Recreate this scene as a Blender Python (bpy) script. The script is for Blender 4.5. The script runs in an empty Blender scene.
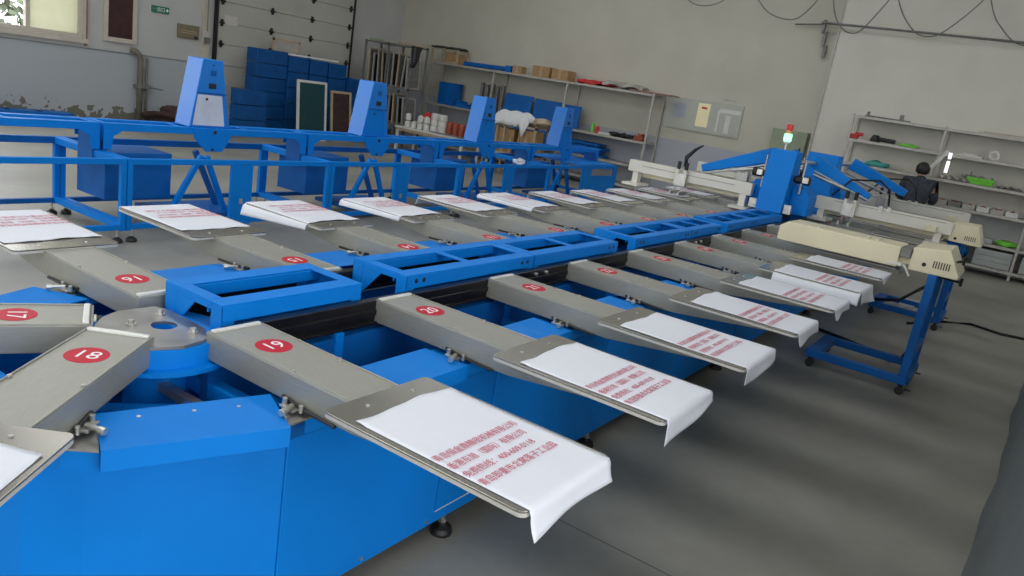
import bpy, bmesh, math, random
from mathutils import Vector, Matrix
PI = math.pi
sc = bpy.context.scene
COL = sc.collection

# ------------------------------------------------------------------ camera
cam_d = bpy.data.cameras.new('camera'); cam = bpy.data.objects.new('camera', cam_d); COL.objects.link(cam)
cam_d.sensor_width = 36.0; cam_d.lens = 36.0 * 768.424 / 1024.0
cam_d.clip_start = 0.05; cam_d.clip_end = 200
yaw, pitch, roll = 0.5678, -0.2530, 0.1611
_f = Vector((math.cos(pitch)*math.cos(yaw), math.cos(pitch)*math.sin(yaw), math.sin(pitch)))
_r = _f.cross(Vector((0, 0, 1))).normalized(); _u = _r.cross(_f)
_R = _r*math.cos(roll) + _u*math.sin(roll); _U = -_r*math.sin(roll) + _u*math.cos(roll)
mw = Matrix(((_R.x, _U.x, -_f.x, -1.519), (_R.y, _U.y, -_f.y, -2.006), (_R.z, _U.z, -_f.z, 1.786), (0, 0, 0, 1)))
cam.matrix_world = mw
sc.camera = cam

# ------------------------------------------------------------------ world, daylight
sc.view_settings.view_transform = 'Standard'; sc.view_settings.look = 'None'
sc.view_settings.gamma = 1.0; sc.view_settings.use_curve_mapping = False
sc.view_settings.exposure = -0.25
world = bpy.data.worlds.new('overcast_sky'); sc.world = world; world.use_nodes = True
wn = world.node_tree.nodes; wl = world.node_tree.links
bg = wn['Background']
tc = wn.new('ShaderNodeTexCoord'); mp = wn.new('ShaderNodeMapping'); nz = wn.new('ShaderNodeTexNoise'); cr = wn.new('ShaderNodeValToRGB')
nz.inputs['Scale'].default_value = 2.0
cr.color_ramp.elements[0].color = (0.86, 0.92, 1.0, 1); cr.color_ramp.elements[1].color = (1.0, 1.0, 1.0, 1)
wl.new(tc.outputs['Generated'], mp.inputs['Vector']); wl.new(mp.outputs['Vector'], nz.inputs['Vector'])
wl.new(nz.outputs['Fac'], cr.inputs['Fac']); wl.new(cr.outputs['Color'], bg.inputs['Color'])
bg.inputs['Strength'].default_value = 5.5
try:
    sc.cycles.use_denoising = True
    sc.cycles.max_bounces = 10; sc.cycles.diffuse_bounces = 6; sc.cycles.glossy_bounces = 5
    sc.cycles.sample_clamp_indirect = 6.0
except Exception: pass

# openings that let the daylight in: (wall, u0, u1, z0, z1)
OPEN = {
 'back':  [(-8.2, -5.0, 1.42, 4.8), (-3.4, 0.2, 1.42, 4.8), (2.3, 5.86, 1.42, 4.8)],
 'front': [(-8.0, -4.4, 1.0, 5.0), (-3.4, 1.6, 0.0, 5.0), (8.8, 12.6, 2.6, 5.2)],  # unseen; doorway and right-hand window added to brighten near faces and right wall
 'left':  [(3.0, 7.5, 0.0, 4.4), (-5.0, -1.0, 1.3, 4.4)],
}
XL, XR, YF, YB, ZC = -9.0, 14.0, -7.0, 12.5, 6.2
ADDED_ROOF_GAPS = [(-6.5, -5.3, -5.5, 11.0), (-1.5, -.3, -5.5, 11.0), (3.5, 4.7, 1.5, 11.0), (10.2, 11.2, 1.0, 9.0)]   # unseen roof openings, added to brighten the room evenly from above
def portal(name, loc, rot, sx, sy):
    l = bpy.data.lights.new(name, 'AREA'); l.shape = 'RECTANGLE'; l.size = sx; l.size_y = sy
    l.cycles.is_portal = True
    o = bpy.data.objects.new(name, l); o.location = loc; o.rotation_euler = rot; COL.objects.link(o)
for w, L in OPEN.items():
    for (a, b, z0, z1) in L:
        m, zc = (a+b)/2, (z0+z1)/2
        if w == 'back':  portal('daylight_portal', (m, YB+0.12, zc), (-PI/2, 0, 0), b-a, z1-z0)
        if w == 'front': portal('daylight_portal', (m, YF-0.12, zc), (PI/2, 0, 0), b-a, z1-z0)
        if w == 'left':  portal('daylight_portal', (XL-0.12, m, zc), (0, -PI/2, 0), z1-z0, b-a)

for (a, b, y0, y1) in ADDED_ROOF_GAPS: portal('daylight_portal', ((a+b)/2, (y0+y1)/2, ZC+0.15), (0, 0, 0), b-a, y1-y0)

# ------------------------------------------------------------------ materials
def _mat(name):
    m = bpy.data.materials.new(name); m.use_nodes = True
    nt = m.node_tree; return m, nt, nt.nodes['Principled BSDF']
def mat(name, col, rough=0.5, metal=0.0, var=0.06, scale=8.0, bump=0.0, bscale=60.0, spec=0.5, stretch=None, coat=0.0, rvar=0.0):
    m, nt, b = _mat(name)
    b.inputs['Roughness'].default_value = rough; b.inputs['Metallic'].default_value = metal
    b.inputs['Specular IOR Level'].default_value = spec
    if coat: b.inputs['Coat Weight'].default_value = coat; b.inputs['Coat Roughness'].default_value = 0.15
    t = nt.nodes.new('ShaderNodeTexCoord'); mp = nt.nodes.new('ShaderNodeMapping')
    if stretch: mp.inputs['Scale'].default_value = stretch
    n = nt.nodes.new('ShaderNodeTexNoise'); n.inputs['Scale'].default_value = scale; n.inputs['Detail'].default_value = 5
    r = nt.nodes.new('ShaderNodeValToRGB')
    r.color_ramp.elements[0].position = 0.3; r.color_ramp.elements[1].position = 0.7
    r.color_ramp.elements[0].color = tuple(max(0, c*(1-var)) for c in col)+(1,)
    r.color_ramp.elements[1].color = tuple(min(1, c*(1+var)) for c in col)+(1,)
    nt.links.new(t.outputs['Object'], mp.inputs['Vector']); nt.links.new(mp.outputs['Vector'], n.inputs['Vector'])
    nt.links.new(n.outputs['Fac'], r.inputs['Fac']); nt.links.new(r.outputs['Color'], b.inputs['Base Color'])
    if rvar:
        mr = nt.nodes.new('ShaderNodeMapRange'); mr.inputs['To Min'].default_value = rough-rvar; mr.inputs['To Max'].default_value = rough+rvar
        nt.links.new(n.outputs['Fac'], mr.inputs['Value']); nt.links.new(mr.outputs['Result'], b.inputs['Roughness'])
    if bump:
        n2 = nt.nodes.new('ShaderNodeTexNoise'); n2.inputs['Scale'].default_value = bscale; n2.inputs['Detail'].default_value = 4
        bp = nt.nodes.new('ShaderNodeBump'); bp.inputs['Strength'].default_value = bump; bp.inputs['Distance'].default_value = 0.01
        nt.links.new(mp.outputs['Vector'], n2.inputs['Vector']); nt.links.new(n2.outputs['Fac'], bp.inputs['Height']); nt.links.new(bp.outputs['Normal'], b.inputs['Normal'])
    return m
BLUE   = mat('blue_powder_coat', (0.0, 0.195, 0.66), 0.5, 0, 0.05, 3, 0.05, 300, spec=0.2)
BLUE_D = mat('blue_coat_dark_and_shaded', (0.001, 0.105, 0.38), 0.5, 0, 0.12, 4, spec=.3)  # darker blue; inside the press it paints in the shade
BLUE_T = mat('blue_gloss_paint', (0.0, 0.19, 0.66), 0.38, 0, 0.05, 3, spec=0.5, coat=0.25)
SILV = mat('bare_silver_panel', (0.66, 0.70, 0.80), 0.35, 0.2, 0.1, 6)
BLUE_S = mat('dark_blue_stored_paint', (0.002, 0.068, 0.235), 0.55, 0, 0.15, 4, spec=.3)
RIMM   = mat('machined_aluminium_edge', (0.52, 0.50, 0.46), 0.45, 0.15, 0.05)
LIPM   = mat('aluminium_strip_painted_glint', (0.72, 0.72, 0.68), 0.35, 0.3, 0.04)  # aluminium lightened to paint in the window's reflection on the cap lip
ALU    = mat('brushed_aluminium', (0.35, 0.345, 0.30), 0.42, 0.45, 0.05, 20, 0.03, 300, stretch=(8, 1, 8))
ALU_P  = mat('polished_aluminium_plate', (0.32, 0.305, 0.265), 0.24, 0.75, 0.06, 6)
STEEL  = mat('zinc_steel', (0.55, 0.54, 0.50), 0.35, 0.9, 0.1, 15)
HUBST  = mat('worn_steel_plate', (0.36, 0.35, 0.33), 0.32, 0.85, 0.18, 9, rvar=0.08)
BLACK  = mat('black_rubber', (0.012, 0.012, 0.013), 0.45, 0, 0.2)
RAILB  = mat('black_oiled_steel', (0.016, 0.015, 0.016), 0.3, 0.4, 0.3, 12)
PAPER  = mat('white_paper', (0.70, 0.715, 0.77), 0.65, 0, 0.015, 5, 0.12, 25)
RED    = mat('red_ink', (0.50, 0.06, 0.11), 0.6, 0, 0.1, 40)
STICK  = mat('red_sticker', (0.50, 0.010, 0.032), 0.5, 0, 0.05, spec=.25)
WHITE  = mat('white_print', (0.85, 0.85, 0.85), 0.5, 0, 0.02)
CREAM  = mat('cream_enamel', (0.72, 0.66, 0.46), 0.4, 0, 0.04, 4)
IVORY  = mat('ivory_enamel', (0.68, 0.66, 0.58), 0.4, 0, 0.04, 4)
GREYM  = mat('galvanised_shelf_steel', (0.42, 0.40, 0.36), 0.45, 0.3, 0.12, 10)
GREYD  = mat('dull_grey_steel', (0.20, 0.20, 0.19), 0.5, 0.4, 0.2, 10)
CARD   = mat('brown_cardboard', (0.36, 0.22, 0.10), 0.8, 0, 0.12, 12)
WOOD   = mat('pale_wood', (0.42, 0.33, 0.22), 0.7, 0, 0.15, 6, stretch=(1, 1, 6))
CLOTH  = mat('white_cloth', (0.62, 0.62, 0.62), 0.9, 0, 0.05, 9, 0.3, 30)
GREEN  = mat('bright_green_plastic', (0.18, 0.62, 0.06), 0.45, 0, 0.1)
TEAL   = mat('teal_plastic', (0.05, 0.34, 0.30), 0.45, 0, 0.1)
REDP   = mat('red_plastic', (0.55, 0.02, 0.02), 0.45, 0, 0.1)
RUST   = mat('rust_red_paint_can', (0.30, 0.06, 0.03), 0.5, 0, 0.25, 9)
WHITEP = mat('white_plastic', (0.62, 0.61, 0.57), 0.45, 0, 0.05)
DIRT   = mat('dark_rubbish', (0.045, 0.022, 0.020), 0.9, 0, 0.4, 18, 0.5, 20)
DARKG  = mat('dark_screen_mesh', (0.010, 0.055, 0.065), 0.3, 0, 0.1)
DARKM  = mat('dark_maroon_pane', (0.05, 0.018, 0.02), 0.25, 0, 0.2)
SKIN   = mat('skin', (0.50, 0.30, 0.20), 0.6, 0, 0.05)
HAIR   = mat('black_hair', (0.012, 0.011, 0.011), 0.5, 0, 0.3, 40, 0.4, 80)
JACKET = mat('dark_patterned_jacket', (0.035, 0.04, 0.055), 0.8, 0, 0.8, 45, 0.3, 60)
TROUS  = mat('dark_trousers', (0.03, 0.03, 0.035), 0.85, 0, 0.1)
TARPM  = mat('grey_plastic_sheet', (0.13, 0.145, 0.145), 0.45, 0, 0.08, 3, 0.3, 6)
FRAMEW = mat('aged_window_frame', (0.50, 0.45, 0.38), 0.5, 0, 0.08)
BROWNF = mat('brown_window_trim', (0.26, 0.14, 0.10), 0.5, 0, 0.1)
PIPEM  = mat('grimy_pipe_paint', (0.17, 0.15, 0.12), 0.7, 0, 0.2, 8)
EXITG  = mat('green_sign', (0.01, 0.16, 0.09), 0.4, 0, 0.02)
PANELG = mat('painted_green_grey_metal', (0.26, 0.30, 0.20), 0.5, 0, 0.08)
BROWNB = mat('brown_distribution_plate', (0.20, 0.17, 0.10), 0.5, 0.2, 0.1)
PINKP  = mat('pale_poster', (0.52, 0.50, 0.44), 0.6, 0, 0.05)
POSTY  = mat('yellow_white_paper_notice', (0.95, 0.86, 0.52), 0.6, 0, 0.03)
BOARD  = mat('pale_green_display_board', (0.42, 0.425, 0.37), 0.3, 0, 0.04)
DRAWER = mat('clear_plastic_drawer', (0.36, 0.38, 0.36), 0.3, 0, 0.08)
LEAF   = mat('foliage', (0.12, 0.15, 0.09), 0.8, 0, 0.5, 6)
GRASS  = mat('yard_ground', (0.40, 0.38, 0.32), 0.9, 0, 0.15, 2)

def emis(name, col, st):
    m, nt, b = _mat(name); b.inputs['Base Color'].default_value = col+(1,)
    b.inputs['Emission Color'].default_value = col+(1,); b.inputs['Emission Strength'].default_value = st; return m
LAMPG = emis('lit_green_lens', (0.22, 1.0, 0.42), 3.4)
LAMPR = mat('red_lens', (0.7, 0.02, 0.03), 0.25); LAMPY = mat('amber_lens', (0.8, 0.35, 0.12), 0.25)
GLOWW = emis('white_reflection_glow', (.95, .97, 1.0), 1.4)  # emission paints a bright reflection by the shelf post, not a lamp
JX = -1.23+8.0
def floor_mat():
    m, nt, b = _mat('worn_concrete_floor'); L = nt.links; N = nt.nodes
    t = N.new('ShaderNodeTexCoord')
    n1 = N.new('ShaderNodeTexNoise'); n1.inputs['Scale'].default_value = 0.7; n1.inputs['Detail'].default_value = 6
    n2 = N.new('ShaderNodeTexNoise'); n2.inputs['Scale'].default_value = 3.2; n2.inputs['Detail'].default_value = 12; n2.inputs['Roughness'].default_value = .68
    r1 = N.new('ShaderNodeValToRGB'); e = r1.color_ramp.elements
    e[0].position = .3; e[0].color = (0.190, 0.186, 0.162, 1); e[1].position = .72; e[1].color = (0.33, 0.323, 0.28, 1)
    r2 = N.new('ShaderNodeValToRGB'); e = r2.color_ramp.elements
    e[0].position = .28; e[0].color = (0.84, 0.83, 0.82, 1); e[1].position = .55; e[1].color = (1, 1, 1, 1)
    mx = N.new('ShaderNodeMix'); mx.data_type = 'RGBA'; mx.blend_type = 'MULTIPLY'; mx.inputs[0].default_value = 1
    for n in (n1, n2): L.new(t.outputs['Object'], n.inputs['Vector'])
    L.new(n1.outputs['Fac'], r1.inputs['Fac']); L.new(n2.outputs['Fac'], r2.inputs['Fac'])
    L.new(r1.outputs['Color'], mx.inputs[6]); L.new(r2.outputs['Color'], mx.inputs[7])
    # expansion joints every 4 m
    sp = N.new('ShaderNodeSeparateXYZ'); L.new(t.outputs['Object'], sp.inputs[0])
    def joint(out, off):
        a = N.new('ShaderNodeMath'); a.operation = 'ADD'; a.inputs[1].default_value = off; L.new(out, a.inputs[0])
        w = N.new('ShaderNodeMath'); w.operation = 'PINGPONG'; w.inputs[1].default_value = 4.0; L.new(a.outputs[0], w.inputs[0])
        c = N.new('ShaderNodeMath'); c.operation = 'LESS_THAN'; c.inputs[1].default_value = 0.004; L.new(w.outputs[0], c.inputs[0]); return c.outputs[0]
    ja = joint(sp.outputs[0], JX); jb = joint(sp.outputs[1], 5.0)
    mxj = N.new('ShaderNodeMath'); mxj.operation = 'MAXIMUM'; L.new(ja, mxj.inputs[0]); L.new(jb, mxj.inputs[1])
    m2 = N.new('ShaderNodeMix'); m2.data_type = 'RGBA'; L.new(mxj.outputs[0], m2.inputs[0]); L.new(mx.outputs[2], m2.inputs[6]); m2.inputs[7].default_value = (0.09, 0.088, 0.08, 1)
    L.new(m2.outputs[2], b.inputs['Base Color'])
    mr = N.new('ShaderNodeMapRange'); mr.inputs['To Min'].default_value = 0.34; mr.inputs['To Max'].default_value = 0.55
    L.new(n2.outputs['Fac'], mr.inputs['Value']); L.new(mr.outputs['Result'], b.inputs['Roughness'])
    return m
FLOOR = floor_mat()
def wall_mat(name, up, low=None, zsplit=0.0, grime=False):
    m, nt, b = _mat(name); L = nt.links; N = nt.nodes
    t = N.new('ShaderNodeTexCoord'); n = N.new('ShaderNodeTexNoise'); n.inputs['Scale'].default_value = 1.3; n.inputs['Detail'].default_value = 7
    L.new(t.outputs['Object'], n.inputs['Vector'])
    r = N.new('ShaderNodeValToRGB'); e = r.color_ramp.elements
    e[0].position = .3; e[1].position = .7
    e[0].color = tuple(c*.94 for c in up)+(1,); e[1].color = tuple(c*1.05 for c in up)+(1,)
    L.new(n.outputs['Fac'], r.inputs['Fac']); out = r.outputs['Color']
    sp = N.new('ShaderNodeSeparateXYZ'); L.new(t.outputs['Object'], sp.inputs[0])
    if low:
        c = N.new('ShaderNodeMath'); c.operation = 'LESS_THAN'; c.inputs[1].default_value = zsplit; L.new(sp.outputs[2], c.inputs[0])
        mx = N.new('ShaderNodeMix'); mx.data_type = 'RGBA'; L.new(c.outputs[0], mx.inputs[0]); L.new(out, mx.inputs[6]); mx.inputs[7].default_value = low+(1,); out = mx.outputs[2]
    if grime:   # damp and flaking stains with their own ragged outline near the floor
        n2 = N.new('ShaderNodeTexNoise'); n2.inputs['Scale'].default_value = 9; n2.inputs['Detail'].default_value = 10; L.new(t.outputs['Object'], n2.inputs['Vector'])
        mr = N.new('ShaderNodeMapRange'); mr.inputs['From Min'].default_value = 0.0; mr.inputs['From Max'].default_value = 0.45; mr.inputs['To Min'].default_value = 0.66; mr.inputs['To Max'].default_value = 0.22
        L.new(sp.outputs[2], mr.inputs['Value'])
        c = N.new('ShaderNodeMath'); c.operation = 'LESS_THAN'; L.new(n2.outputs['Fac'], c.inputs[0]); L.new(mr.outputs['Result'], c.inputs[1])
        mx = N.new('ShaderNodeMix'); mx.data_type = 'RGBA'; L.new(c.outputs[0], mx.inputs[0]); L.new(out, mx.inputs[6]); mx.inputs[7].default_value = (0.14, 0.135, 0.105, 1); out = mx.outputs[2]
    L.new(out, b.inputs['Base Color']); b.inputs['Roughness'].default_value = 0.8
    return m
WALLM = wall_mat('painted_plaster_wall', (0.505, 0.485, 0.405), (0.39, 0.405, 0.44), 1.25)
WALLB = wall_mat('stained_painted_wall', (0.44, 0.44, 0.42), (0.36, 0.38, 0.395), 1.28, grime=True)
CEILM = wall_mat('ceiling_panels', (0.55, 0.55, 0.52))
DOORM = wall_mat('roller_door_panel', (0.42, 0.41, 0.36))
def glass_mat(name, frosted):
    m = bpy.data.materials.new(name); m.use_nodes = True; nt = m.node_tree; N = nt.nodes; L = nt.links
    N.remove(N['Principled BSDF']); o = N['Material Output']
    tr = N.new('ShaderNodeBsdfTransparent'); gl = N.new('ShaderNodeBsdfGlossy'); gl.inputs['Roughness'].default_value = .05
    mx = N.new('ShaderNodeMixShader'); mx.inputs[0].default_value = .06
    L.new(tr.outputs[0], mx.inputs[1]); L.new(gl.outputs[0], mx.inputs[2])
    if frosted:
        tl = N.new('ShaderNodeBsdfTranslucent'); tl.inputs['Color'].default_value = (0.46, 0.46, 0.37, 1)
        n = N.new('ShaderNodeTexNoise'); n.inputs['Scale'].default_value = 5; t = N.new('ShaderNodeTexCoord'); L.new(t.outputs['Object'], n.inputs['Vector'])
        mr = N.new('ShaderNodeMapRange'); mr.inputs['To Min'].default_value = .86; mr.inputs['To Max'].default_value = 1.0; L.new(n.outputs['Fac'], mr.inputs['Value'])
        m2 = N.new('ShaderNodeMixShader'); L.new(mr.outputs['Result'], m2.inputs[0]); L.new(mx.outputs[0], m2.inputs[1]); L.new(tl.outputs[0], m2.inputs[2]); L.new(m2.outputs[0], o.inputs['Surface'])
    else: L.new(mx.outputs[0], o.inputs['Surface'])
    return m
GLASS = glass_mat('window_glass', False); FROST = glass_mat('dusty_window_glass', True)
def film_mat():
    m, nt, b = _mat('clear_plastic_bottle'); b.inputs['Base Color'].default_value = (.8, .85, .85, 1); b.inputs['Roughness'].default_value = .15
    b.inputs['Alpha'].default_value = .55; return m
FILM = film_mat()

# ------------------------------------------------------------------ mesh helpers
class MB:
    def __init__(s): s.bm = bmesh.new()
    def box(s, x0, y0, z0, x1, y1, z1, rot=None, piv=None):
        r = bmesh.ops.create_cube(s.bm, size=1.0)
        M = Matrix.Translation(((x0+x1)/2, (y0+y1)/2, (z0+z1)/2)) @ Matrix.Diagonal((x1-x0, y1-y0, z1-z0, 1))
        if rot is not None:
            p = Vector(piv) if piv else Vector(((x0+x1)/2, (y0+y1)/2, (z0+z1)/2))
            M = Matrix.Translation(p) @ rot @ Matrix.Translation(-p) @ M
        bmesh.ops.transform(s.bm, matrix=M, verts=r['verts']); return s
    def cyl(s, p0, p1, r0, r1=None, n=16, cap=True):
        p0, p1 = Vector(p0), Vector(p1); r1 = r0 if r1 is None else r1; d = p1-p0
        r = bmesh.ops.create_cone(s.bm, cap_ends=cap, segments=n, radius1=r0, radius2=r1, depth=d.length)
        M = Matrix.Translation((p0+p1)/2) @ d.to_track_quat('Z', 'Y').to_matrix().to_4x4()
        bmesh.ops.transform(s.bm, matrix=M, verts=r['verts']); return s
    def hexa(s, lo, hi):   # two quads of four points each
        a = [s.bm.verts.new(p) for p in lo]; b = [s.bm.verts.new(p) for p in hi]
        s.bm.faces.new(a[::-1]); s.bm.faces.new(b)
        for i in range(4): s.bm.faces.new((a[i], a[(i+1) % 4], b[(i+1) % 4], b[i]))
        return s
    def prism(s, pts, z0, z1, axis='z'):
        def P(p, t):
            return {'z': (p[0], p[1], t), 'y': (p[0], t, p[1]), 'x': (t, p[0], p[1])}[axis]
        a = [s.bm.verts.new(P(p, z0)) for p in pts]; b = [s.bm.verts.new(P(p, z1)) for p in pts]
        n = len(pts); s.bm.faces.new(a[::-1]); s.bm.faces.new(b)
        for i in range(n): s.bm.faces.new((a[i], a[(i+1) % n], b[(i+1) % n], b[i]))
        return s
    def tube(s, pts, r, n=8):
        pts = [Vector(p) for p in pts]; rings = []
        for i, p in enumerate(pts):
            d = (pts[min(i+1, len(pts)-1)] - pts[max(i-1, 0)]).normalized()
            q = d.to_track_quat('Z', 'Y'); rr = r[i] if isinstance(r, (list, tuple)) else r
            rings.append([s.bm.verts.new(p + q @ Vector((math.cos(2*PI*k/n)*rr, math.sin(2*PI*k/n)*rr, 0))) for k in range(n)])
        for a, b in zip(rings, rings[1:]):
            # align rings
            off = min(range(n), key=lambda o: (a[0].co-b[o].co).length)
            for k in range(n): s.bm.faces.new((a[k], a[(k+1) % n], b[(k+1+off) % n], b[(k+off) % n]))
        s.bm.faces.new(rings[0][::-1]); s.bm.faces.new(rings[-1]); return s
    def lathe(s, prof, c=(0, 0, 0), n=20):
        rings = [[s.bm.verts.new((c[0]+r*math.cos(2*PI*k/n), c[1]+r*math.sin(2*PI*k/n), c[2]+z)) for k in range(n)] for r, z in prof]
        for a, b in zip(rings, rings[1:]):
            for k in range(n): s.bm.faces.new((a[k], a[(k+1) % n], b[(k+1) % n], b[k]))
        s.bm.faces.new(rings[0][::-1]); s.bm.faces.new(rings[-1]); return s
    def grid(s, nu, nv, fn, thick=0.0):
        v = [[s.bm.verts.new(fn(i/nu, j/nv)) for j in range(nv+1)] for i in range(nu+1)]
        for i in range(nu):
            for j in range(nv): s.bm.faces.new((v[i][j], v[i+1][j], v[i+1][j+1], v[i][j+1]))
        return s
    def blob(s, c, r, seed=0, amp=0.25, sub=3, flat=None):
        k = bmesh.ops.create_icosphere(s.bm, subdivisions=sub, radius=1.0); rnd = random.Random(seed)
        ph = [(rnd.uniform(1, 4), rnd.uniform(1, 4), rnd.uniform(1, 4), rnd.uniform(0, 6)) for _ in range(7)]
        for v in k['verts']:
            d = v.co.copy(); f = 1 + amp*sum(math.sin(a*d.x*2+b*d.y*2+g*d.z*2+p) for a, b, g, p in ph)/3.5
            v.co = Vector((c[0]+d.x*r[0]*f, c[1]+d.y*r[1]*f, c[2]+d.z*r[2]*f))
            if flat is not None: v.co.z = max(v.co.z, flat)
        return s
    def build(s, name, m, parent=None, world=True, bevel=0.0, smooth=False, seg=2, solid=0.0):
        bmesh.ops.recalc_face_normals(s.bm, faces=s.bm.faces)
        if parent is not None and world:
            off = Vector((0, 0, 0)); p = parent
            while p is not None: off += p.location; p = p.parent
            bmesh.ops.translate(s.bm, vec=-off, verts=s.bm.verts)
        me = bpy.data.meshes.new(name); s.bm.to_mesh(me); s.bm.free()
        me.materials.append(m); o = bpy.data.objects.new(name, me); COL.objects.link(o)
        if parent is not None: o.parent = parent
        if smooth:
            for p in me.polygons: p.use_smooth = True
        if solid: md = o.modifiers.new('thickness', 'SOLIDIFY'); md.thickness = solid; md.offset = 0
        if bevel:
            md = o.modifiers.new('edge', 'BEVEL'); md.width = bevel; md.segments = seg; md.limit_method = 'ANGLE'; md.angle_limit = math.radians(40)
        return o
def tag(o, label=None, cat=None, group=None, kind=None):
    if label: o['label'] = label
    if cat: o['category'] = cat
    if group: o['group'] = group
    if kind: o['kind'] = kind
    return o
def thing(name, label, cat, loc, rz=0.0, group=None):
    o = bpy.data.objects.new(name, None); o.empty_display_size = 0.1; COL.objects.link(o)
    o.location = loc; o.rotation_euler = (0, 0, rz); return tag(o, label, cat, group)
def solo(mb, name, m, label, cat, base, group=None, **k):
    """a thing that is one mesh; authored in world coordinates, origin at its base"""
    bmesh.ops.translate(mb.bm, vec=-Vector(base), verts=mb.bm.verts)
    o = mb.build(name, m, None, **k); o.location = base; return tag(o, label, cat, group)
def copy_tree(o, parent=None):
    c = o.copy(); COL.objects.link(c); c.parent = parent
    for ch in list(o.children): copy_tree(ch, c)
    return c
def text_mesh(name, body, size, m, parent, loc, rz=0.0, align='LEFT', depth=0.0004, sx=1.0):
    cu = bpy.data.curves.new(name, 'FONT'); cu.body = body; cu.size = size; cu.extrude = depth; cu.align_x = align
    cu.align_y = 'CENTER'; cu.resolution_u = 3
    t = bpy.data.objects.new(name, cu); COL.objects.link(t)
    bpy.context.view_layer.update()
    dg = bpy.context.evaluated_depsgraph_get()
    me = bpy.data.meshes.new_from_object(t.evaluated_get(dg))
    bpy.data.objects.remove(t)
    xs = [v.co.x for v in me.vertices]; w = (max(xs)-min(xs)) if xs else 0
    if sx is not None and not isinstance(sx, float) : pass
    me.materials.clear(); me.materials.append(m)
    o = bpy.data.objects.new(name, me); COL.objects.link(o); o.parent = parent; o.location = loc; o.rotation_euler = (0, 0, rz)
    return o, w
def beam(m, a, b, s=.045):
    a, b = Vector(a), Vector(b); d = b-a; q = d.to_track_quat('Z', 'X').to_matrix().to_4x4()
    r = bmesh.ops.create_cube(m.bm, size=1.0)
    bmesh.ops.transform(m.bm, matrix=Matrix.Translation((a+b)/2) @ q @ Matrix.Diagonal((s, s, d.length, 1)), verts=r['verts'])
def Rx(a): return Matrix.Rotation(a, 4, 'X')
def Ry(a): return Matrix.Rotation(a, 4, 'Y')
def Rz(a): return Matrix.Rotation(a, 4, 'Z')

# ------------------------------------------------------------------ room shell
def struct(o): return tag(o, kind='structure')
T = 0.24
struct(MB().box(XL-T, YF-T, -0.1, XR+T, YB+T, 0.0).build('floor', FLOOR))
m = MB(); xs = [XL-T]+[v for q in ADDED_ROOF_GAPS for v in q[:2]]+[XR+T]
for a, b in zip(xs[::2], xs[1::2]): m.box(a, YF-T, ZC, b, YB+T, ZC+0.1)
for q in ADDED_ROOF_GAPS: m.box(q[0], YF-T, ZC, q[1], q[2], ZC+.1); m.box(q[0], q[3], ZC, q[1], YB+T, ZC+.1)
struct(m.build('ceiling', CEILM))
def wall(name, m, u0, u1, fixed0, fixed1, axis, ops):
    mb = MB(); us = sorted({u0, u1} | {a for o in ops for a in o[:2]})
    for a, b in zip(us, us[1:]):
        op = next((o for o in ops if o[0] <= a and o[1] >= b), None)
        zs = [(0, ZC)] if op is None else [(0, op[2]), (op[3], ZC)]
        for z0, z1 in zs:
            if z1-z0 < 1e-4: continue
            if axis == 'x': mb.box(a, fixed0, z0, b, fixed1, z1)
            else: mb.box(fixed0, a, z0, fixed1, b, z1)
    bmesh.ops.remove_doubles(mb.bm, verts=mb.bm.verts, dist=1e-5)
    return struct(mb.build(name, m))
wall('wall_back', WALLB, XL, XR, YB, YB+T, 'x', OPEN['back'])
wall('wall_front', WALLM, XL, XR, YF-T, YF, 'x', OPEN['front'])
wall('wall_left', WALLM, YF-T, YB+T, XL-T, XL, 'y', OPEN['left'])
wall('wall_right', WALLM, YF-T, YB+T, XR, XR+T, 'y', [])
# wall step beside the right shelving, in a paler colour than the main wall
struct(MB().box(XR-0.07, YF, 0, XR, 1.73, ZC).build('trim_1', wall_mat('paler_step_wall', (0.64, 0.62, 0.545), (0.52, 0.525, 0.53), 1.1)))
struct(MB().box(XR-0.10, 1.715, 0, XR-0.0, 1.745, ZC).build('trim_2', GREYM))
# windows
def window(name, u0, u1, z0, z1, mull, wallname, frost_from=None):
    d = 0.07
    def bx(mb, a, b, za, zb, t0, t1):
        if wallname == 'back': mb.box(a, YB+t0, za, b, YB+t1, zb)
        elif wallname == 'front': mb.box(a, YF-t1, za, b, YF-t0, zb)
        else: mb.box(XL-t1, a, za, XL-t0, b, zb)
    fr = MB()
    bx(fr, u0, u1, z0, z0+d, -0.03, .08); bx(fr, u0, u1, z1-d, z1, -0.03, .08)
    bx(fr, u0, u0+d, z0+d, z1-d, -0.03, .08); bx(fr, u1-d, u1, z0+d, z1-d, -0.03, .08)
    for u in mull: bx(fr, u-.035, u+.035, z0+d, z1-d, -0.02, .07)
    zt = z0+(z1-z0)*.68; bx(fr, u0+d, u1-d, zt-.03, zt+.03, -.02, .07)
    o = struct(fr.build(name, FRAMEW, bevel=0.004))
    us = [u0+d]+list(mull)+[u1-d]
    for i in range(len(us)-1):
        g = MB(); bx(g, us[i]+(.035 if i else 0), us[i+1]-(.035 if i < len(us)-2 else 0), z0+d, z1-d, .02, .03)
        g.build('pane', FROST if (frost_from is not None and us[i] >= frost_from-.01) else GLASS, o)
    return o
window('window_1', 2.3, 5.86, 1.42, 4.8, (3.2, 4.06, 4.96), 'back', frost_from=4.96)
window('window_2', -3.4, 0.2, 1.42, 4.8, (-2.5, -1.6, -.7), 'back')
window('window_3', -8.2, -5.0, 1.42, 4.8, (-7.4, -6.6, -5.8), 'back')
window('window_4_added', 8.8, 12.6, 2.6, 5.2, (9.75, 10.7, 11.65), 'front')  # unseen window, added to throw more daylight on the right wall
window('window_5', -8, -4.4, 1.0, 5.0, (-7.1, -6.2, -5.3), 'front')
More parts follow.
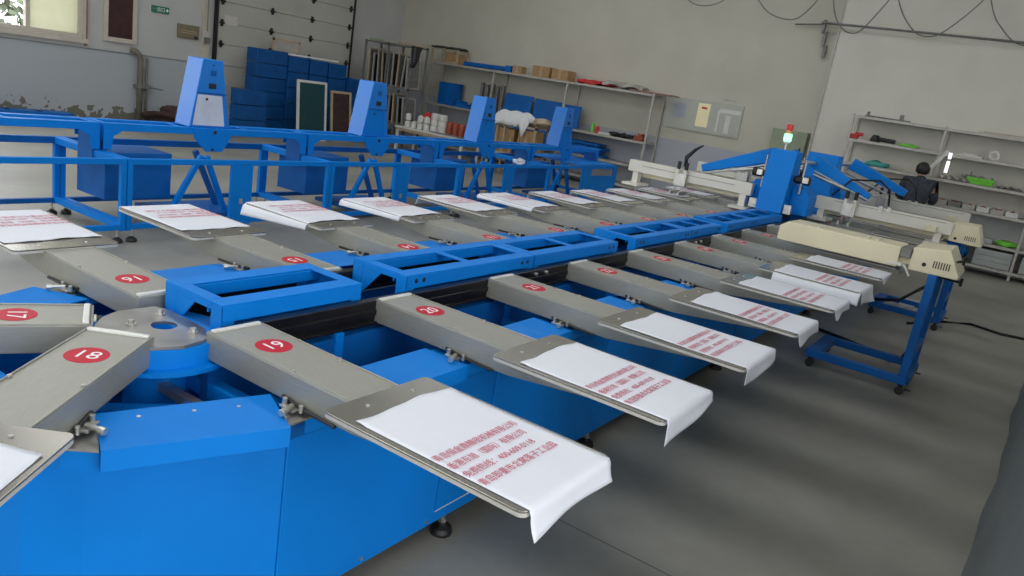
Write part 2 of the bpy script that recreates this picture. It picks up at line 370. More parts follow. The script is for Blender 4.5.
window('window_6', -5, -1, 1.3, 4.4, (-4, -3, -2), 'left')
# brown outer trim of the visible window and a sill line
b = MB(); b.box(5.90, YB-.055, 1.30, 5.93, YB-.0, 4.9); struct(b.build('trim_6', BROWNF))
b = MB(); b.box(5.86, YB-.05, 1.36, 5.90, YB, 4.86); b.box(2.2, YB-.07, 1.34, 5.95, YB, 1.42); struct(b.build('trim_3', FRAMEW))
b = MB(); b.box(XL, YB-.012, 1.255, 7.9, YB, 1.268); struct(b.build('trim_4', GREYD))
# shut panel window with dark maroon pane
b = MB(); 
for q in ((6.22, 1.44, 6.30, 2.6), (6.76, 1.44, 6.84, 2.6), (6.30, 1.44, 6.76, 1.52), (6.30, 2.52, 6.76, 2.6)): b.box(q[0], YB-.05, q[1], q[2], YB, q[3])
o = struct(b.build('window_7', FRAMEW, bevel=.004)); MB().box(6.30, YB-.03, 1.52, 6.76, YB-.01, 2.52).build('pane', DARKM, o)
# roller door
o = MB()
zs = [0.02+.42*k for k in range(12)]
for a in zs: o.box(8.52, YB-.05, a, 12.2, YB-.01, a+.412)
d1 = struct(o.build('door_1', DOORM, bevel=.006))
f = MB(); f.box(8.47, YB-.09, 0, 8.52, YB, 5.2); f.box(12.19, YB-.09, 0, 12.22, YB, 5.2); f.build('door_frame', BLACK, d1)
for k, z in enumerate(zs[1:11]):
    for x in (8.62, 9.85, 10.95, 12.10):
        h = MB(); h.box(x-.03, YB-.075, z-.07, x+.03, YB-.05, z+.07); h.box(x-.06, YB-.08, z-.02, x+.06, YB-.06, z+.02); h.cyl((x-.05, YB-.09, z), (x+.05, YB-.09, z), .012, n=8)
        h.build('hinge', BLACK, d1, bevel=.004)
struct(MB().box(8.20, YB-.06, 1.25, 8.36, YB-.0, 5.2).build('trim_5', FRAMEW))
# ground and bushes beyond the window wall
struct(MB().box(-40, YB+T, -0.12, 40, 45, -0.02).build('ground', GRASS))
struct(MB().box(-40, -40, -.14, XL-T, YB+T, -.02).build('ground.001', GRASS))
rnd = random.Random(4)
for i, (x, y, rr, zc) in enumerate(((3.4, 17.5, 1.1, 1.2), (5.9, 18.5, 1.3, 1.0), (8.6, 19.5, 1.5, 1.4), (11.5, 21, 1.9, 1.6))):
    t = thing('garden_bush', ('leafy green bush outside the window, %s' % ('leftmost of the four', 'second from the left', 'third from the left', 'rightmost of the four')[i]), 'bush', (x, y, -.02), 0, 'bushes outside the window')
    MB().cyl((x, y, -.02), (x, y, zc*.6), .07, .05).build('stem', WOOD, t)
    m = MB()
    for k in range(260):
        th, ph = rnd.uniform(0, 2*PI), math.acos(rnd.uniform(-.6, 1)); q = rr*rnd.uniform(.55, 1)
        c = Vector((x+q*math.sin(ph)*math.cos(th), y+q*math.sin(ph)*math.sin(th), zc+q*math.cos(ph)*.9))
        a = Vector((rnd.uniform(-1, 1), rnd.uniform(-1, 1), rnd.uniform(-1, 1))).normalized(); bb = a.orthogonal().normalized()
        s_ = rr*.13; vs = [m.bm.verts.new(c+a*s_), m.bm.verts.new(c+bb*s_*.5), m.bm.verts.new(c-a*s_), m.bm.verts.new(c-bb*s_*.5)]; m.bm.faces.new(vs)
    m.build('leaves', LEAF, t)
# ---- fittings on the window wall
t = thing('exit_sign', 'small green exit sign with white arrow on the window wall', 'sign', (7.30, YB-.03, 2.08))
MB().box(7.13, YB-.03, 2.09, 7.48, YB-.002, 2.21).build('sign_board', EXITG, t, bevel=.003)
m = MB(); m.prism([(7.41, 2.15), (7.44, 2.185), (7.44, 2.165), (7.46, 2.165), (7.46, 2.135), (7.44, 2.135), (7.44, 2.115)][::-1], YB-.034, YB-.030, 'y'); m.build('arrow', WHITE, t)
e_, w_ = text_mesh('lettering', '出口', .085, WHITE, t, (0, 0, 0), 0, 'CENTER'); e_.rotation_euler = (PI/2, 0, 0); e_.location = (0.01, -.004, .065)
e_, w_ = text_mesh('lettering', 'EXIT', .05, PANELG, t, (0, 0, 0), 0, 'CENTER'); e_.rotation_euler = (PI/2, 0, 0); e_.location = (-.115, -.004, .065)
t = thing('distribution_box', 'flat brown electrical box on the wall left of the roller door', 'electrical box', (7.9, YB-.03, 1.70))
MB().box(7.67, YB-.05, 1.70, 8.13, YB-.002, 1.96).build('cover', BROWNB, t, bevel=.006)
m = MB(); m.box(7.73, YB-.055, 1.80, 8.07, YB-.050, 1.812); m.box(7.73, YB-.055, 1.84, 8.07, YB-.050, 1.852); m.build('label_strip', WOOD, t); MB().box(8.02, YB-.062, 1.71, 8.10, YB-.050, 1.76).build('switch', BLACK, t)
t = thing('wall_pipe', 'brown vertical double pipe with elbow standing below the maroon pane', 'pipe', (6.87, YB-.08, 0))
m = MB(); m.tube([(6.90, YB-.1, 0), (6.90, YB-.1, 1.18), (6.87, YB-.1, 1.27), (6.80, YB-.09, 1.33), (6.72, YB-.05, 1.34)], .05, 12); m.build('pipe', PIPEM, t, smooth=True)
MB().tube([(7.04, YB-.08, 0), (7.04, YB-.08, 1.22)], .025, 10).build('thin_pipe', PIPEM, t, smooth=True)
m = MB(); m.box(6.82, YB-.16, .66, 7.10, YB, .72); m.cyl((7.1, YB-.12, .69), (7.36, YB-.12, .66), .01); m.build('bracket', GREYD, t)
m = MB(); m.tube([(8.27, YB-.10, 5.1), (8.27, YB-.10, 1.9)], .012); m.box(8.23, YB-.14, 1.66, 8.33, YB-.03, 1.78); solo(m, 'door_chain_switch', GREYD, 'hanging chain and pull switch left of the roller door', 'door chain', (8.28, YB-.10, 1.66))
m = MB(); m.box(8.69, YB-.056, 2.10, 8.99, YB-.051, 2.28); solo(m, 'paper_notice', PINKP, 'small square paper stuck high on the roller door', 'notice', (8.84, YB-.053, 2.10))
m = MB(); m.blob((7.55, 11.95, 0.12), (.62, .30, .28), 3, .35, 4, 0.0); m.blob((7.2, 11.95, .05), (.4, .28, .16), 8, .3, 3, 0.0); solo(m, 'rubbish_pile', DIRT, 'dark brown heap of waste on the floor below the wall pipe', 'waste heap', (7.5, 12.05, 0), smooth=True)
m = MB()
for k in range(9):
    a = rnd.uniform(-.2, .2); x = 3.6+k*.16; m.box(x, 11.9+a*.3, .0+.05*(k % 3), x+.55, 12.2+a*.3, .06+.05*(k % 3), Rz(a))
solo(m, 'blue_offcuts', BLUE_D, 'low heap of dark blue sheet offcuts along the window wall', 'metal offcuts', (4.4, 12.05, 0))

# ------------------------------------------------------------------ pallet arms
def make_arm():
    t = bpy.data.objects.new('pallet_arm', None); t.empty_display_size = .1; COL.objects.link(t)
    w = .0985
    # main beam: deep at the hub, tapering thin under the pallet
    m = MB(); m.prism([(0, -.004), (0, -.094), (-.66, -.094), (-1.24, -.03), (-1.24, -.004)], -w, w, 'x')
    m.build('beam', ALU, t, False, bevel=.004)
    m = MB(); m.box(-w, -.66, -.004, -w+.005, 0, .0005); m.box(w-.005, -.66, -.004, w, 0, .0005); m.build('edge_rib', ALU, t, False, bevel=.002)
    m = MB(); m.box(-w+.008, -.022, -.005, w-.008, -.004, .005); cp = m.build('cap_strip', LIPM, t, False, bevel=.003)
    m = MB(); m.box(-w, 0, -.094, w, .006, -.004); m.build('end_cap', ALU, t, False, bevel=.002)
    # number disc
    m = MB(); m.cyl((0, -.2, -.0045), (0, -.2, -.0028), .057, n=40); m.build('number_disc', STICK, t, False)
    # pallet plate with rounded corners and turned-down rim
    W, y0, y1, r = .205, -.650, -1.292, .022; pts = []
    for cx, cy, a0 in ((W-r, y0-r, 0), (-W+r, y0-r, 90), (-W+r, y1+r, 180), (W-r, y1+r, 270)):
        for k in range(6): a = math.radians(a0+18*k); pts.append((cx+r*math.cos(a), cy+r*math.sin(a)))
    m = MB(); m.prism(pts, .0, .006); m.build('pallet', ALU_P, t, False, bevel=.0015)
    m = MB(); m.prism([(p[0]*.999, -.973+(p[1]+.973)*.999) for p in pts], -.010, .0); m.build('pallet_rim', RIMM, t, False)
    for x, y in ((-.09, -.40), (.09, -.40), (-.09, -.70), (.09, -.70)):
        m = MB(); m.cyl((x, y, 0 if y < -.6 else -.004), (x, y, .009 if y < -.6 else .004), .006, n=8); m.build('screw', STEEL, t, False)
    # pallet latch low on the left of the beam, lying over the ledge
    m = MB(); m.cyl((-w-.060, -.455, -.085), (-w-.02, -.44, -.085), .008, n=10); m.cyl((-w-.018, -.405, -.098), (-w-.018, -.405, -.072), .008, n=10)
    m.cyl((-w-.014, -.47, -.098), (-w-.014, -.47, -.074), .007, n=8); m.box(-w-.035, -.46, -.098, -w-.004, -.40, -.090); m.cyl((-w-.078, -.462, -.085), (-w-.060, -.455, -.085), .011, n=8)
    m.build('latch', STEEL, t, False, bevel=.0015)
    m = MB(); m.tube([(-w-.004, -.38, -.080), (-w-.008, -.46, -.088), (-w-.006, -.54, -.092), (-w-.004, -.60, -.094)], .006, 8); m.build('latch_spring', BLACK, t, False)
    return t
NUM_MESH = {}
def arm_at(first, n, num, loc, rz, label, group):
    t = first if n == 0 else copy_tree(proto_arm)
    t.location = loc; t.rotation_euler = (0, 0, rz)
    tag(t, label, 'pallet arm', group)
    return t
def add_number(t, num):
    disc = [c for c in t.children if c.name.startswith('number_disc')][0]
    o, w = text_mesh('number', str(num), .074, WHITE, disc, (0, 0, 0), 0, 'CENTER', .0002)
    o.location = (0, -.2, -.0024); return o
proto_arm = make_arm()
PITCH = .75; ZA = .90
ords = ['first', 'second', 'third', 'fourth', 'fifth', 'sixth', 'seventh', 'eighth', 'ninth', 'tenth', 'eleventh', 'twelfth', 'thirteenth']
arms = []; first = True
for n in range(12):
    t = arm_at(proto_arm, 0 if first else 1, 19+n, (n*PITCH, 0, ZA), 0, 'pallet arm with red number %d disc, %s on the near side from the rounded end' % (19+n, ords[n]), 'near side pallet arms'); first = False
    arms.append((t, 19+n, 'near', n))
for n in range(12):
    num = 16-n
    t = arm_at(proto_arm, 1, num, (n*PITCH, .4, ZA), PI, 'pallet arm with red number %d disc, %s on the far side from the rounded end' % (num, ords[n]), 'far side pallet arms')
    arms.append((t, num, 'far', n))
for num, loc, ang in ((17, (-.305, .300, ZA), 151.5), (18, (-.312, .117, ZA), 216.3)):
    t = arm_at(proto_arm, 1, num, loc, math.radians(ang+90), 'pallet arm with red number %d disc on the rounded end, %s' % (num, 'cut by the left edge' if num == 17 else 'nearest the camera'), 'end pallet arms')
    arms.append((t, num, 'end', num))
for t, num, side, n in arms:
    add_number(t, num)
    if side != 'near':
        for c in t.children:
            if c.name.startswith('latch'): c.scale = (-1, 1, 1)
    if num in (16, 17):
        m = MB(); m.cyl((-.055, .004, -.045), (-.055, .030, -.045), .019, n=16); k_ = m.build('buffer', BLACK, t, False)
        m = MB(); m.cyl((-.055, .006, -.045), (-.055, .014, -.045), .023, n=16); m.build('buffer_ring', STEEL, k_, False)

# ---- printed sheets lying on the pallets
LINES = ['青岛恒金鼎精密机械有限公司', '香港东旭（国际）有限公司', '免费热线：400-609-0118', '青岛即墨市北窝落子工业园']
def joined_text():
    me_all = bmesh.new(); LW = (.335, .312, .287, .320)
    for k, l in enumerate(LINES):
        o, w = text_mesh('t', l, .029, RED, None, (0, 0, 0), 0, 'LEFT', .0001)
        x0 = min(v.co.x for v in o.data.vertices) if len(o.data.vertices) else 0
        s = LW[k]/max(w, 1e-3); s = s if .3 < s < 3 else 1
        tmp = bmesh.new(); tmp.from_mesh(o.data)
        for v in tmp.verts: v.co = Vector((-.186+.0*k+(v.co.x-x0)*s, -1.020-.0465*k+v.co.y*1.05, v.co.z))
        me = bpy.data.meshes.new('tt'); tmp.to_mesh(me); tmp.free(); me_all.from_mesh(me); bpy.data.meshes.remove(me); bpy.data.objects.remove(o)
    me = bpy.data.meshes.new('red_print'); me_all.to_mesh(me); me_all.free(); me.materials.append(RED); return me
TEXT_ME = joined_text()
def sheet_mesh(seed, flap, sag_l, inner_bow, near, yin=-.757, sag_r=None):
    """flap: depth of the fold over the outer edge; sag_l: depth of the fold over the left long edge"""
    r = random.Random(seed); bm = bmesh.new(); ph = [r.uniform(0, 6) for _ in range(6)]
    xl, xr, yi, yo = -.188, .190, yin, -1.294
    prof = []   # outer profile in (s, y, z)
    nx, ny = 22, 30
    def top(u, v):
        x = xl+(xr-xl)*u; yin_ = yi + inner_bow*math.sin(PI*u)+.006*math.sin(7*u+ph[0])
        y = yin_+(yo-yin_)*v
        z = .0085 + .0020*max(0, math.sin(3.1*u+ph[1])*math.sin(4*v+ph[2])) + (.003 if v < .06 else 0)*math.sin(9*u+ph[3])**2
        return Vector((x, y, z))
    V = [[bm.verts.new(top(i/nx, j/ny)) for j in range(ny+1)] for i in range(nx+1)]
    for i in range(nx):
        for j in range(ny): bm.faces.new((V[i][j], V[i+1][j], V[i+1][j+1], V[i][j+1]))
    if flap:
        rows = [[V[i][ny] for i in range(nx+1)]]; nf = 6
        for k in range(1, nf+1):
            row = []
            for i in range(nx+1):
                u = i/nx; d = flap(u)*k/nf if callable(flap) else flap*k/nf
                x = xl+(xr-xl)*u
                yy = yo-.006-.28*d*(.6+.5*math.sin(5*u+ph[4]))*(k/nf)
                row.append(bm.verts.new((x+.02*d*math.sin(ph[5]), yy, .006-d*.96)))
            rows.append(row)
        for a, b in zip(rows, rows[1:]):
            for i in range(nx): bm.faces.new((a[i], a[i+1], b[i+1], b[i]))
    for sag, col, sg_ in ((sag_l, 0, -1), (sag_r, nx, 1)):
        if not sag: continue
        rows = [[V[col][j] for j in range(ny+1)]]; nf = 4
        for k in range(1, nf+1):
            row = []
            for j in range(ny+1):
                v = j/ny; d = sag(v)*k/nf
                row.append(bm.verts.new(((xl if sg_ < 0 else xr)+sg_*(.022+.25*d), V[col][j].co.y, .007-d)))
            rows.append(row)
        for a, b in zip(rows, rows[1:]):
            for j in range(ny): bm.faces.new((a[j], b[j], b[j+1], a[j+1]))
    bmesh.ops.recalc_face_normals(bm, faces=bm.faces)
    me = bpy.data.meshes.new('paper_sheet'); bm.to_mesh(me); bm.free(); me.materials.append(PAPER)
    for p in me.polygons: p.use_smooth = True
    return me
def lin(a, b, w=0.0): return lambda u: a+(b-a)*u + w*math.sin(9*u)
NEAR_FLAP = {0: (lin(.070, .058), None), 1: (lin(.085, .030), None), 2: (lin(.070, .040, .004), None), 3: (lin(.058, .05), None), 4: (lin(.055, .040, .004), None),
             5: (lin(.085, .10), lambda v: .085+.01*math.sin(6*v)), 6: (lin(.04, .01), None)}
def near_words(n): return ords[n]
for t, num, side, n in arms:
    if side == 'near' and n > 7: continue
    if side == 'end' and num == 17: continue
    if side == 'near': fl, sg = NEAR_FLAP.get(n, (lin(.05, .03), None)); bow = .004
    elif side == 'far':
        fl = lin(.03+.02*(n % 3), .05+.02*((n+1) % 2)) if n not in (1,) else lin(.02, .01); sg = None; bow = -.008
        if n == 2: sg = None; fl = lin(.06, .05)
    else: fl, sg, bow = None, None, .01
    sr = {2: (lambda v: .035+.035*v), 3: (lambda v: .028+.012*v), 5: (lambda v: .03)}.get(n) if side == 'far' else None
    me = sheet_mesh(num*7+n, fl, sg, bow, side == 'near', sag_r=sr)
    s = bpy.data.objects.new('paper_sheet', me); COL.objects.link(s); s.location = t.location; s.rotation_euler = t.rotation_euler
    md = s.modifiers.new('thickness', 'SOLIDIFY'); md.thickness = .0012; md.offset = 0
    where = {'near': 'near side, %s from the rounded end' % ords[n % 13], 'far': 'far side, %s from the rounded end' % ords[n % 13], 'end': 'in the lower left corner'}[side]
    tag(s, 'paper sheet with red writing on pallet %d, %s' % (num, where), 'paper sheet', 'paper sheets on the pallets')
    x = bpy.data.objects.new('red_print', TEXT_ME); COL.objects.link(x); x.parent = s; x.location = (0, 0, .0128)

# ------------------------------------------------------------------ the oval press
YC = .2; X1 = 9.9
P = thing('oval_printing_press', 'long blue oval screen printing press with cabinets, bridge frames and black guide rails', 'printing press', (4.5, YC, 0))
seams = [-.12, .945, 1.94, 3.05, 4.15, 5.33, 6.50, 8.3, X1]
for side in (-1, 1):
    for a, b in zip(seams, seams[1:]):
        y = YC+side*.63
        m = MB(); m.box(a+.006, min(y, y-side*.03), .10, b-.006, max(y, y-side*.03), .70); m.build('side_panel', BLUE, P, bevel=.005)
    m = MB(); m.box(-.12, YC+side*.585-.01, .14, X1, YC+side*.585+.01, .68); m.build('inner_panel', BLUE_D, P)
# small lower hatch lines and rivets on the near panels
m = MB(); m.box(.655, YC-.632, .150, .915, YC-.6295, .153); m.build('hatch_edge', IVORY, P); m = MB(); m.box(.652, YC-.632, .150, .656, YC-.6295, .66); m.build('hatch_edge', BLUE_D, P)
for x, z in ((.258, .129), (.611, .124), (1.25, .14), (2.3, .155), (3.0, .15)):
    m = MB(); m.cyl((x, YC-.638, z), (x, YC-.628, z), .007, n=8); m.build('rivet', STEEL, P)
# rounded end: curved skin on both quarters
def end_skin(z0, z1, r_out, t):
    pts = [(-.12, -.63), (-.30, -.568), (-.48, -.505), (-.60, -.44), (-.70, -.33), (-.76, -.20), (-.78, -.05)]
    pts = [(x, YC+y) for x, y in pts]; full = pts + [(x, 2*YC-y) for x, y in pts[::-1]]
    return full
full = end_skin(0, 0, 0, 0)
m = MB()
inn = [(x*.96, YC+(y-YC)*.955) for x, y in full]
for i in range(len(full)-1):
    m.prism([full[i], full[i+1], inn[i+1], inn[i]], .03, .765)
bmesh.ops.remove_doubles(m.bm, verts=m.bm.verts, dist=1e-5); m.build('end_panel', BLUE, P)
# ledges with turned-down flange
ZL = .80; RIV = ((-.46, -.24), (-.33, -.29), (-.22, -.335))
def ledge(pts_out, pts_in, z=ZL, drop=.057, name='ledge'):
    m = MB(); m.prism(pts_out + pts_in[::-1], z-.004, z)
    for a, b in zip(pts_out, pts_out[1:]):
        d = Vector((b[0]-a[0], b[1]-a[1])).normalized(); nrm = Vector((-d.y, d.x))*.004
        c = Vector(((pts_in[0][0]-a[0]), (pts_in[0][1]-a[1])))
        if nrm.dot(c) < 0: nrm = -nrm
        m.prism([a, b, (b[0]+nrm.x, b[1]+nrm.y), (a[0]+nrm.x, a[1]+nrm.y)], z-drop, z-.004)
    return m.build(name, BLUE, P)
for side in (-1, 1):
    yo, yi = YC+side*(.71 if side < 0 else .755), YC+side*.505
    for n in range(12):
        a = n*PITCH+.15; b = (n+1)*PITCH-.13
        ledge([(a, yo), (b, yo)], [(a, yi), (b, yi)])
        ledge([(n*PITCH-.127 if n else -.10, yo-side*.03), (n*PITCH+.147, yo-side*.03)], [(n*PITCH-.127 if n else -.10, yi), (n*PITCH+.147, yi)], ZL-.014, .05, 'lock_station_plate')
    # ledge support running down to the cabinet
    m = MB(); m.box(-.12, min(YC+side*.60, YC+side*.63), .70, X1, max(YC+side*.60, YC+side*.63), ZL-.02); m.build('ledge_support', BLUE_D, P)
    s = side
    ledge([(-.191, YC+s*.724), (-.621, YC+s*.556)], [(-.097, YC+s*.516), (-.535, YC+s*.365)])
    m = MB(); m.prism([(-.187, YC+s*.70), (-.06, YC+s*.69), (-.10, YC+s*.60), (-.16, YC+s*.61)], ZL-.012, ZL-.006); m.build('corner_plate', STEEL, P)
    m = MB(); m.prism([(-.533, YC+s*.387), (-.615, YC+s*.535), (-.672, YC+s*.474), (-.74, YC+s*.33), (-.60, YC+s*.25)], ZL-.016, ZL-.010); m.build('corner_plate', STEEL, P)
    ledge([(-.61, YC+s*.53), (-.672, YC+s*.465), (-.76, YC+s*.30)], [(-.50, YC+s*.34), (-.54, YC+s*.28), (-.60, YC+s*.22)], ZL-.018, .055, 'end_lock_plate')
m = MB(); m.prism([(-.76, YC-.29), (-.81, YC), (-.76, YC+.29), (-.58, YC+.18), (-.58, YC-.18)], ZL-.022, ZL-.018); m.build('end_ledge', BLUE, P)
for x, y in RIV:
    m = MB(); m.cyl((x, y, ZL), (x, y, ZL+.0015), .006, n=10); m.build('rivet', STEEL, P)
# inner tray, longitudinal beams and cross members seen between the arms
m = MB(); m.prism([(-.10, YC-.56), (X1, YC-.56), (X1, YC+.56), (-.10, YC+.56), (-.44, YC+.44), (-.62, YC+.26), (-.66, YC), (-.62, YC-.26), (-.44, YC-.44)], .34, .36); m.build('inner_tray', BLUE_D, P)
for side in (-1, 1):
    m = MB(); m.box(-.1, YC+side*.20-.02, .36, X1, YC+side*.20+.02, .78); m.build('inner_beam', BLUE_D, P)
for k in range(9):
    x = .45+k*1.125
    m = MB(); m.box(x-.03, YC-.56, .62, x+.03, YC+.56, .67); m.box(x-.02, YC-.23, .67, x+.02, YC-.17, .80); m.build('cross_member', BLUE, P)
for s in (-1, 1):
    m = MB(); m.box(-.55, -.025, .655, -.02, .025, .69, Rz(math.radians(180+s*38))); bmesh.ops.translate(m.bm, vec=(0.02, YC+s*.22, 0), verts=m.bm.verts); m.build('end_brace', BLUE, P)
m = MB(); beam(m, (-.185, .13, .70), (-.185, -.36, .70), .03); m.build('end_brace', STEEL, P)
m = MB(); beam(m, (-.075, .10, .70), (-.072, -.40, .70), .05); m.build('end_brace', BLUE, P)
# black guide rails
for side in (-1, 1):
    y = YC+side*.185
    m = MB(); m.box(.05, y-.02, .80, X1-.4, y+.02, .895); m.box(.05, y+side*.02-.006 , .835, X1-.4, y+side*.02+.006, .86); m.box(.05, y-.034, .80, X1-.4, y+.034, .812); m.build('guide_rail', RAILB, P, bevel=.003)
    for k in range(9):
        for dx in (-.05, .05):
            m = MB(); x = .74+k*1.125+dx; m.cyl((x, y+side*.02, .875), (x, y+side*.036, .875), .009, n=8); m.build('rail_bolt', STEEL, P)
# hub at the rounded end
hub = [(-.335, .19), (-.318, .262), (-.26, .325), (-.19, .362), (-.06, .355), (-.038, .30), (-.045, .09), (-.10, .0), (-.19, -.015), (-.30, .03)]
hub = hub[::-1]
hole_c, hr, NH = (-.137, .173), .040, 48
ring_in = [(hole_c[0]+hr*math.cos(2*PI*k/NH), hole_c[1]+hr*math.sin(2*PI*k/NH)) for k in range(NH)]
ring_out = []
for k in range(NH):
    d = Vector((math.cos(2*PI*k/NH), math.sin(2*PI*k/NH))); o0 = Vector(hole_c); best = 9
    for i in range(len(hub)):
        a, b = Vector(hub[i]), Vector(hub[(i+1) % len(hub)]); e = b-a; den = d.x*e.y-d.y*e.x
        if abs(den) < 1e-9: continue
        w = a-o0; tt = (w.x*e.y-w.y*e.x)/den; uu = (w.x*d.y-w.y*d.x)/den
        if tt > 0 and -1e-6 <= uu <= 1+1e-6: best = min(best, tt)
    ring_out.append(tuple(o0+d*best))
m = MB(); vs = {}
for z in (.862, .872):
    for k in range(NH):
        vs[('i', z, k)] = m.bm.verts.new((*ring_in[k], z)); vs[('o', z, k)] = m.bm.verts.new((*ring_out[k], z))
for k in range(NH):
    j = (k+1) % NH
    for z in (.862, .872): m.bm.faces.new((vs[('i', z, k)], vs[('o', z, k)], vs[('o', z, j)], vs[('i', z, j)]))
    for q in 'io': m.bm.faces.new((vs[(q, .862, k)], vs[(q, .862, j)], vs[(q, .872, j)], vs[(q, .872, k)]))
m.build('hub_plate', HUBST, P)
m = MB(); m.lathe([(.20, .80), (.20, .861), (.045, .861), (.045, .82), (.0001, .82)], (-.15, YC-.02, 0), 48); m.build('hub_drum', BLUE, P)
m = MB(); m.lathe([(.235, .785), (.235, .80), (.05, .80)], (-.15, YC-.02, 0), 48); m.lathe([(.10, .36), (.10, .785)], (-.15, YC-.02, 0), 32); m.build('hub_flange', BLUE, P)
for x, y in ((-.218, .226), (-.10, .072), (-.092, .272)):
    m = MB(); m.cyl((x, y, .872), (x, y, .876), .016, n=16); m.cyl((x, y, .876), (x, y, .888), .010, n=6); m.build('hub_bolt', STEEL, P)
# bridge frames
def bridge(x0, x1, root, yc=YC, ztop=.96, legs=True, cells=None, half=.16, gus=False, skirt=.062):
    y0, y1 = yc-half, yc+half; m = MB(); t = .006; s = .075
    m.box(x0, y0, ztop-t, x1, y0+s, ztop); m.box(x0, y1-s, ztop-t, x1, y1, ztop)
    xs = cells or [x0, (x0+x1)/2, x1]
    for i, x in enumerate(xs):
        a, b = (x, x+s*.7) if i == 0 else ((x-s*.7, x) if i == len(xs)-1 else (x-s*.3, x+s*.3))
        m.box(a, y0+s, ztop-t, b, y1-s, ztop)
    m.box(x0, y0, ztop-skirt, x1, y0+t, ztop-t); m.box(x0, y1-t, ztop-skirt, x1, y1, ztop-t)
    m.box(x0, y0+s, ztop-.045, x1, y0+s+t, ztop-t); m.box(x0, y1-s-t, ztop-.05, x1, y1-s, ztop-t)
    if legs:
        for xe, sg in ((x0, 1), (x1, -1)):
            a, b = (xe, xe+t) if sg > 0 else (xe-t, xe)
            m.box(a, y0, .80, b, y0+.06, ztop-t); m.box(a, y1-.06, .80, b, y1, ztop-t)
            m.box(a, y0+.06, ztop-.03, b, y1-.06, ztop-t); m.prism([(y1-.06, ztop-.03), (y1-.17, ztop-.03), (y1-.06, ztop-.15)], a, b, 'x')
            c, d = (xe, xe+.05) if sg > 0 else (xe-.05, xe)
            m.box(c, y1-t, .80, d, y1, ztop-skirt)
            if not gus: m.box(c, y0, .885, d, y0+t, ztop-skirt)
    if gus:
        for xe, sg in ((x0, 1), (x1, -1)):
            m.prism([(xe, ztop-skirt), (xe+sg*.17, ztop-skirt), (xe+sg*.09, ztop-.11), (xe+sg*.07, .725), (xe, .725)], y0, y0+t, 'y')
    return m.build('bridge_frame', BLUE, root, bevel=.0025)
for x0, x1, cells in ((-.02, .61, [-.02, .61]), (.87, 1.855, None), (1.865, 2.83, None), (3.10, 4.065, None), (4.075, 4.74, None), (4.90, 5.66, None), (5.67, 6.55, None), (7.1, 8.85, None)):
    bridge(x0, x1, P, cells=cells)
for x0, x1 in ((.87, 1.855), (1.865, 2.83), (3.10, 4.065), (4.075, 4.74), (4.9, 5.66)):
    for dx in ((.06, .11) if x0 < 1 or x0 > 3 else ()) :
        m = MB(); m.cyl((x0+dx, YC-.162, .93), (x0+dx, YC-.155, .93), .010, n=12); m.build('bolt_hole', BLACK, P)
    for dx in (-.11, -.06):
        m = MB(); m.cyl((x1+dx, YC-.162, .93), (x1+dx, YC-.155, .93), .010, n=12); m.build('bolt_hole', BLACK, P)
# levelling feet
def foot(x, y, root, zt=.11):
    m = MB(); m.lathe([(.045, 0), (.047, .012), (.040, .030), (.018, .042), (.012, .05)], (x, y, 0), 20); f_ = m.build('leveling_foot', BLACK, root, smooth=False)
    m = MB(); m.cyl((x, y, .05), (x, y, zt), .010, n=10); m.cyl((x, y, .052), (x, y, .066), .017, n=6); m.build('threaded_rod', STEEL, f_)
for side in (-1, 1):
    for x in (.76, 1.97, 3.98, 6.70, 8.9): foot(x, YC+side*.60, P)

# ------------------------------------------------------------------ towers
def tower_mesh_parts(root, x, y, z0, z1, wb, wt, d, panel=None, holes=True, body_mat=BLUE):
    """-Y face is a trapezoid wb wide at the base, wt at the top, with square holes"""
    y0, y1 = y-d/2, y+d/2
    m = MB(); m.prism([(x-wb/2, z0), (x+wb/2, z0), (x+wt/2, z1), (x-wt/2, z1)], y0, y1, 'y'); body = m.build('tower_body', body_mat, root, bevel=.006)
    if holes:
        h = z1-z0; yy = y0-.003
        zc = z0+h*.50
        f = lambda z: wb/2+(wt/2-wb/2)*(z-z0)/h
        # recessed lower access panel
        m = MB(); m.prism([(x-f(z0+.02)+.03, z0+.02), (x+f(z0+.02)-.06, z0+.02), (x+f(zc)-.05, zc-.01), (x-f(zc)+.02, zc-.01)], y0-.004, y0, 'y'); m.build('access_panel', panel or BLUE, root)
        m = MB(); m.box(x-f(zc)+.005, y0-.012, zc, x+f(zc)-.005, y0, zc+.012); m.build('panel_lip', BLUE_D, root)
        m = MB(); m.box(x-.035, yy, zc+.05, x+.045, y0, zc+.10); m.build('slot', BLACK, root)
        m = MB(); m.box(x-.02, yy, zc+.17, x+.04, y0, zc+.22); m.build('window_slot', BLUE_D, root)
        m = MB(); m.cyl((x-.05, yy-.002, zc-.05), (x-.05, y0, zc-.05), .014, n=12); m.cyl((x+.005, yy, z1-.05), (x+.005, y0, z1-.05), .008, n=8); m.build('bolt_hole', BLACK, root)
    return body
names4 = ['leftmost, with a silver panel', 'beside the dark framed screens', 'beside the rust red cans', 'rightmost, beside the white cloth']
FY = 4.775
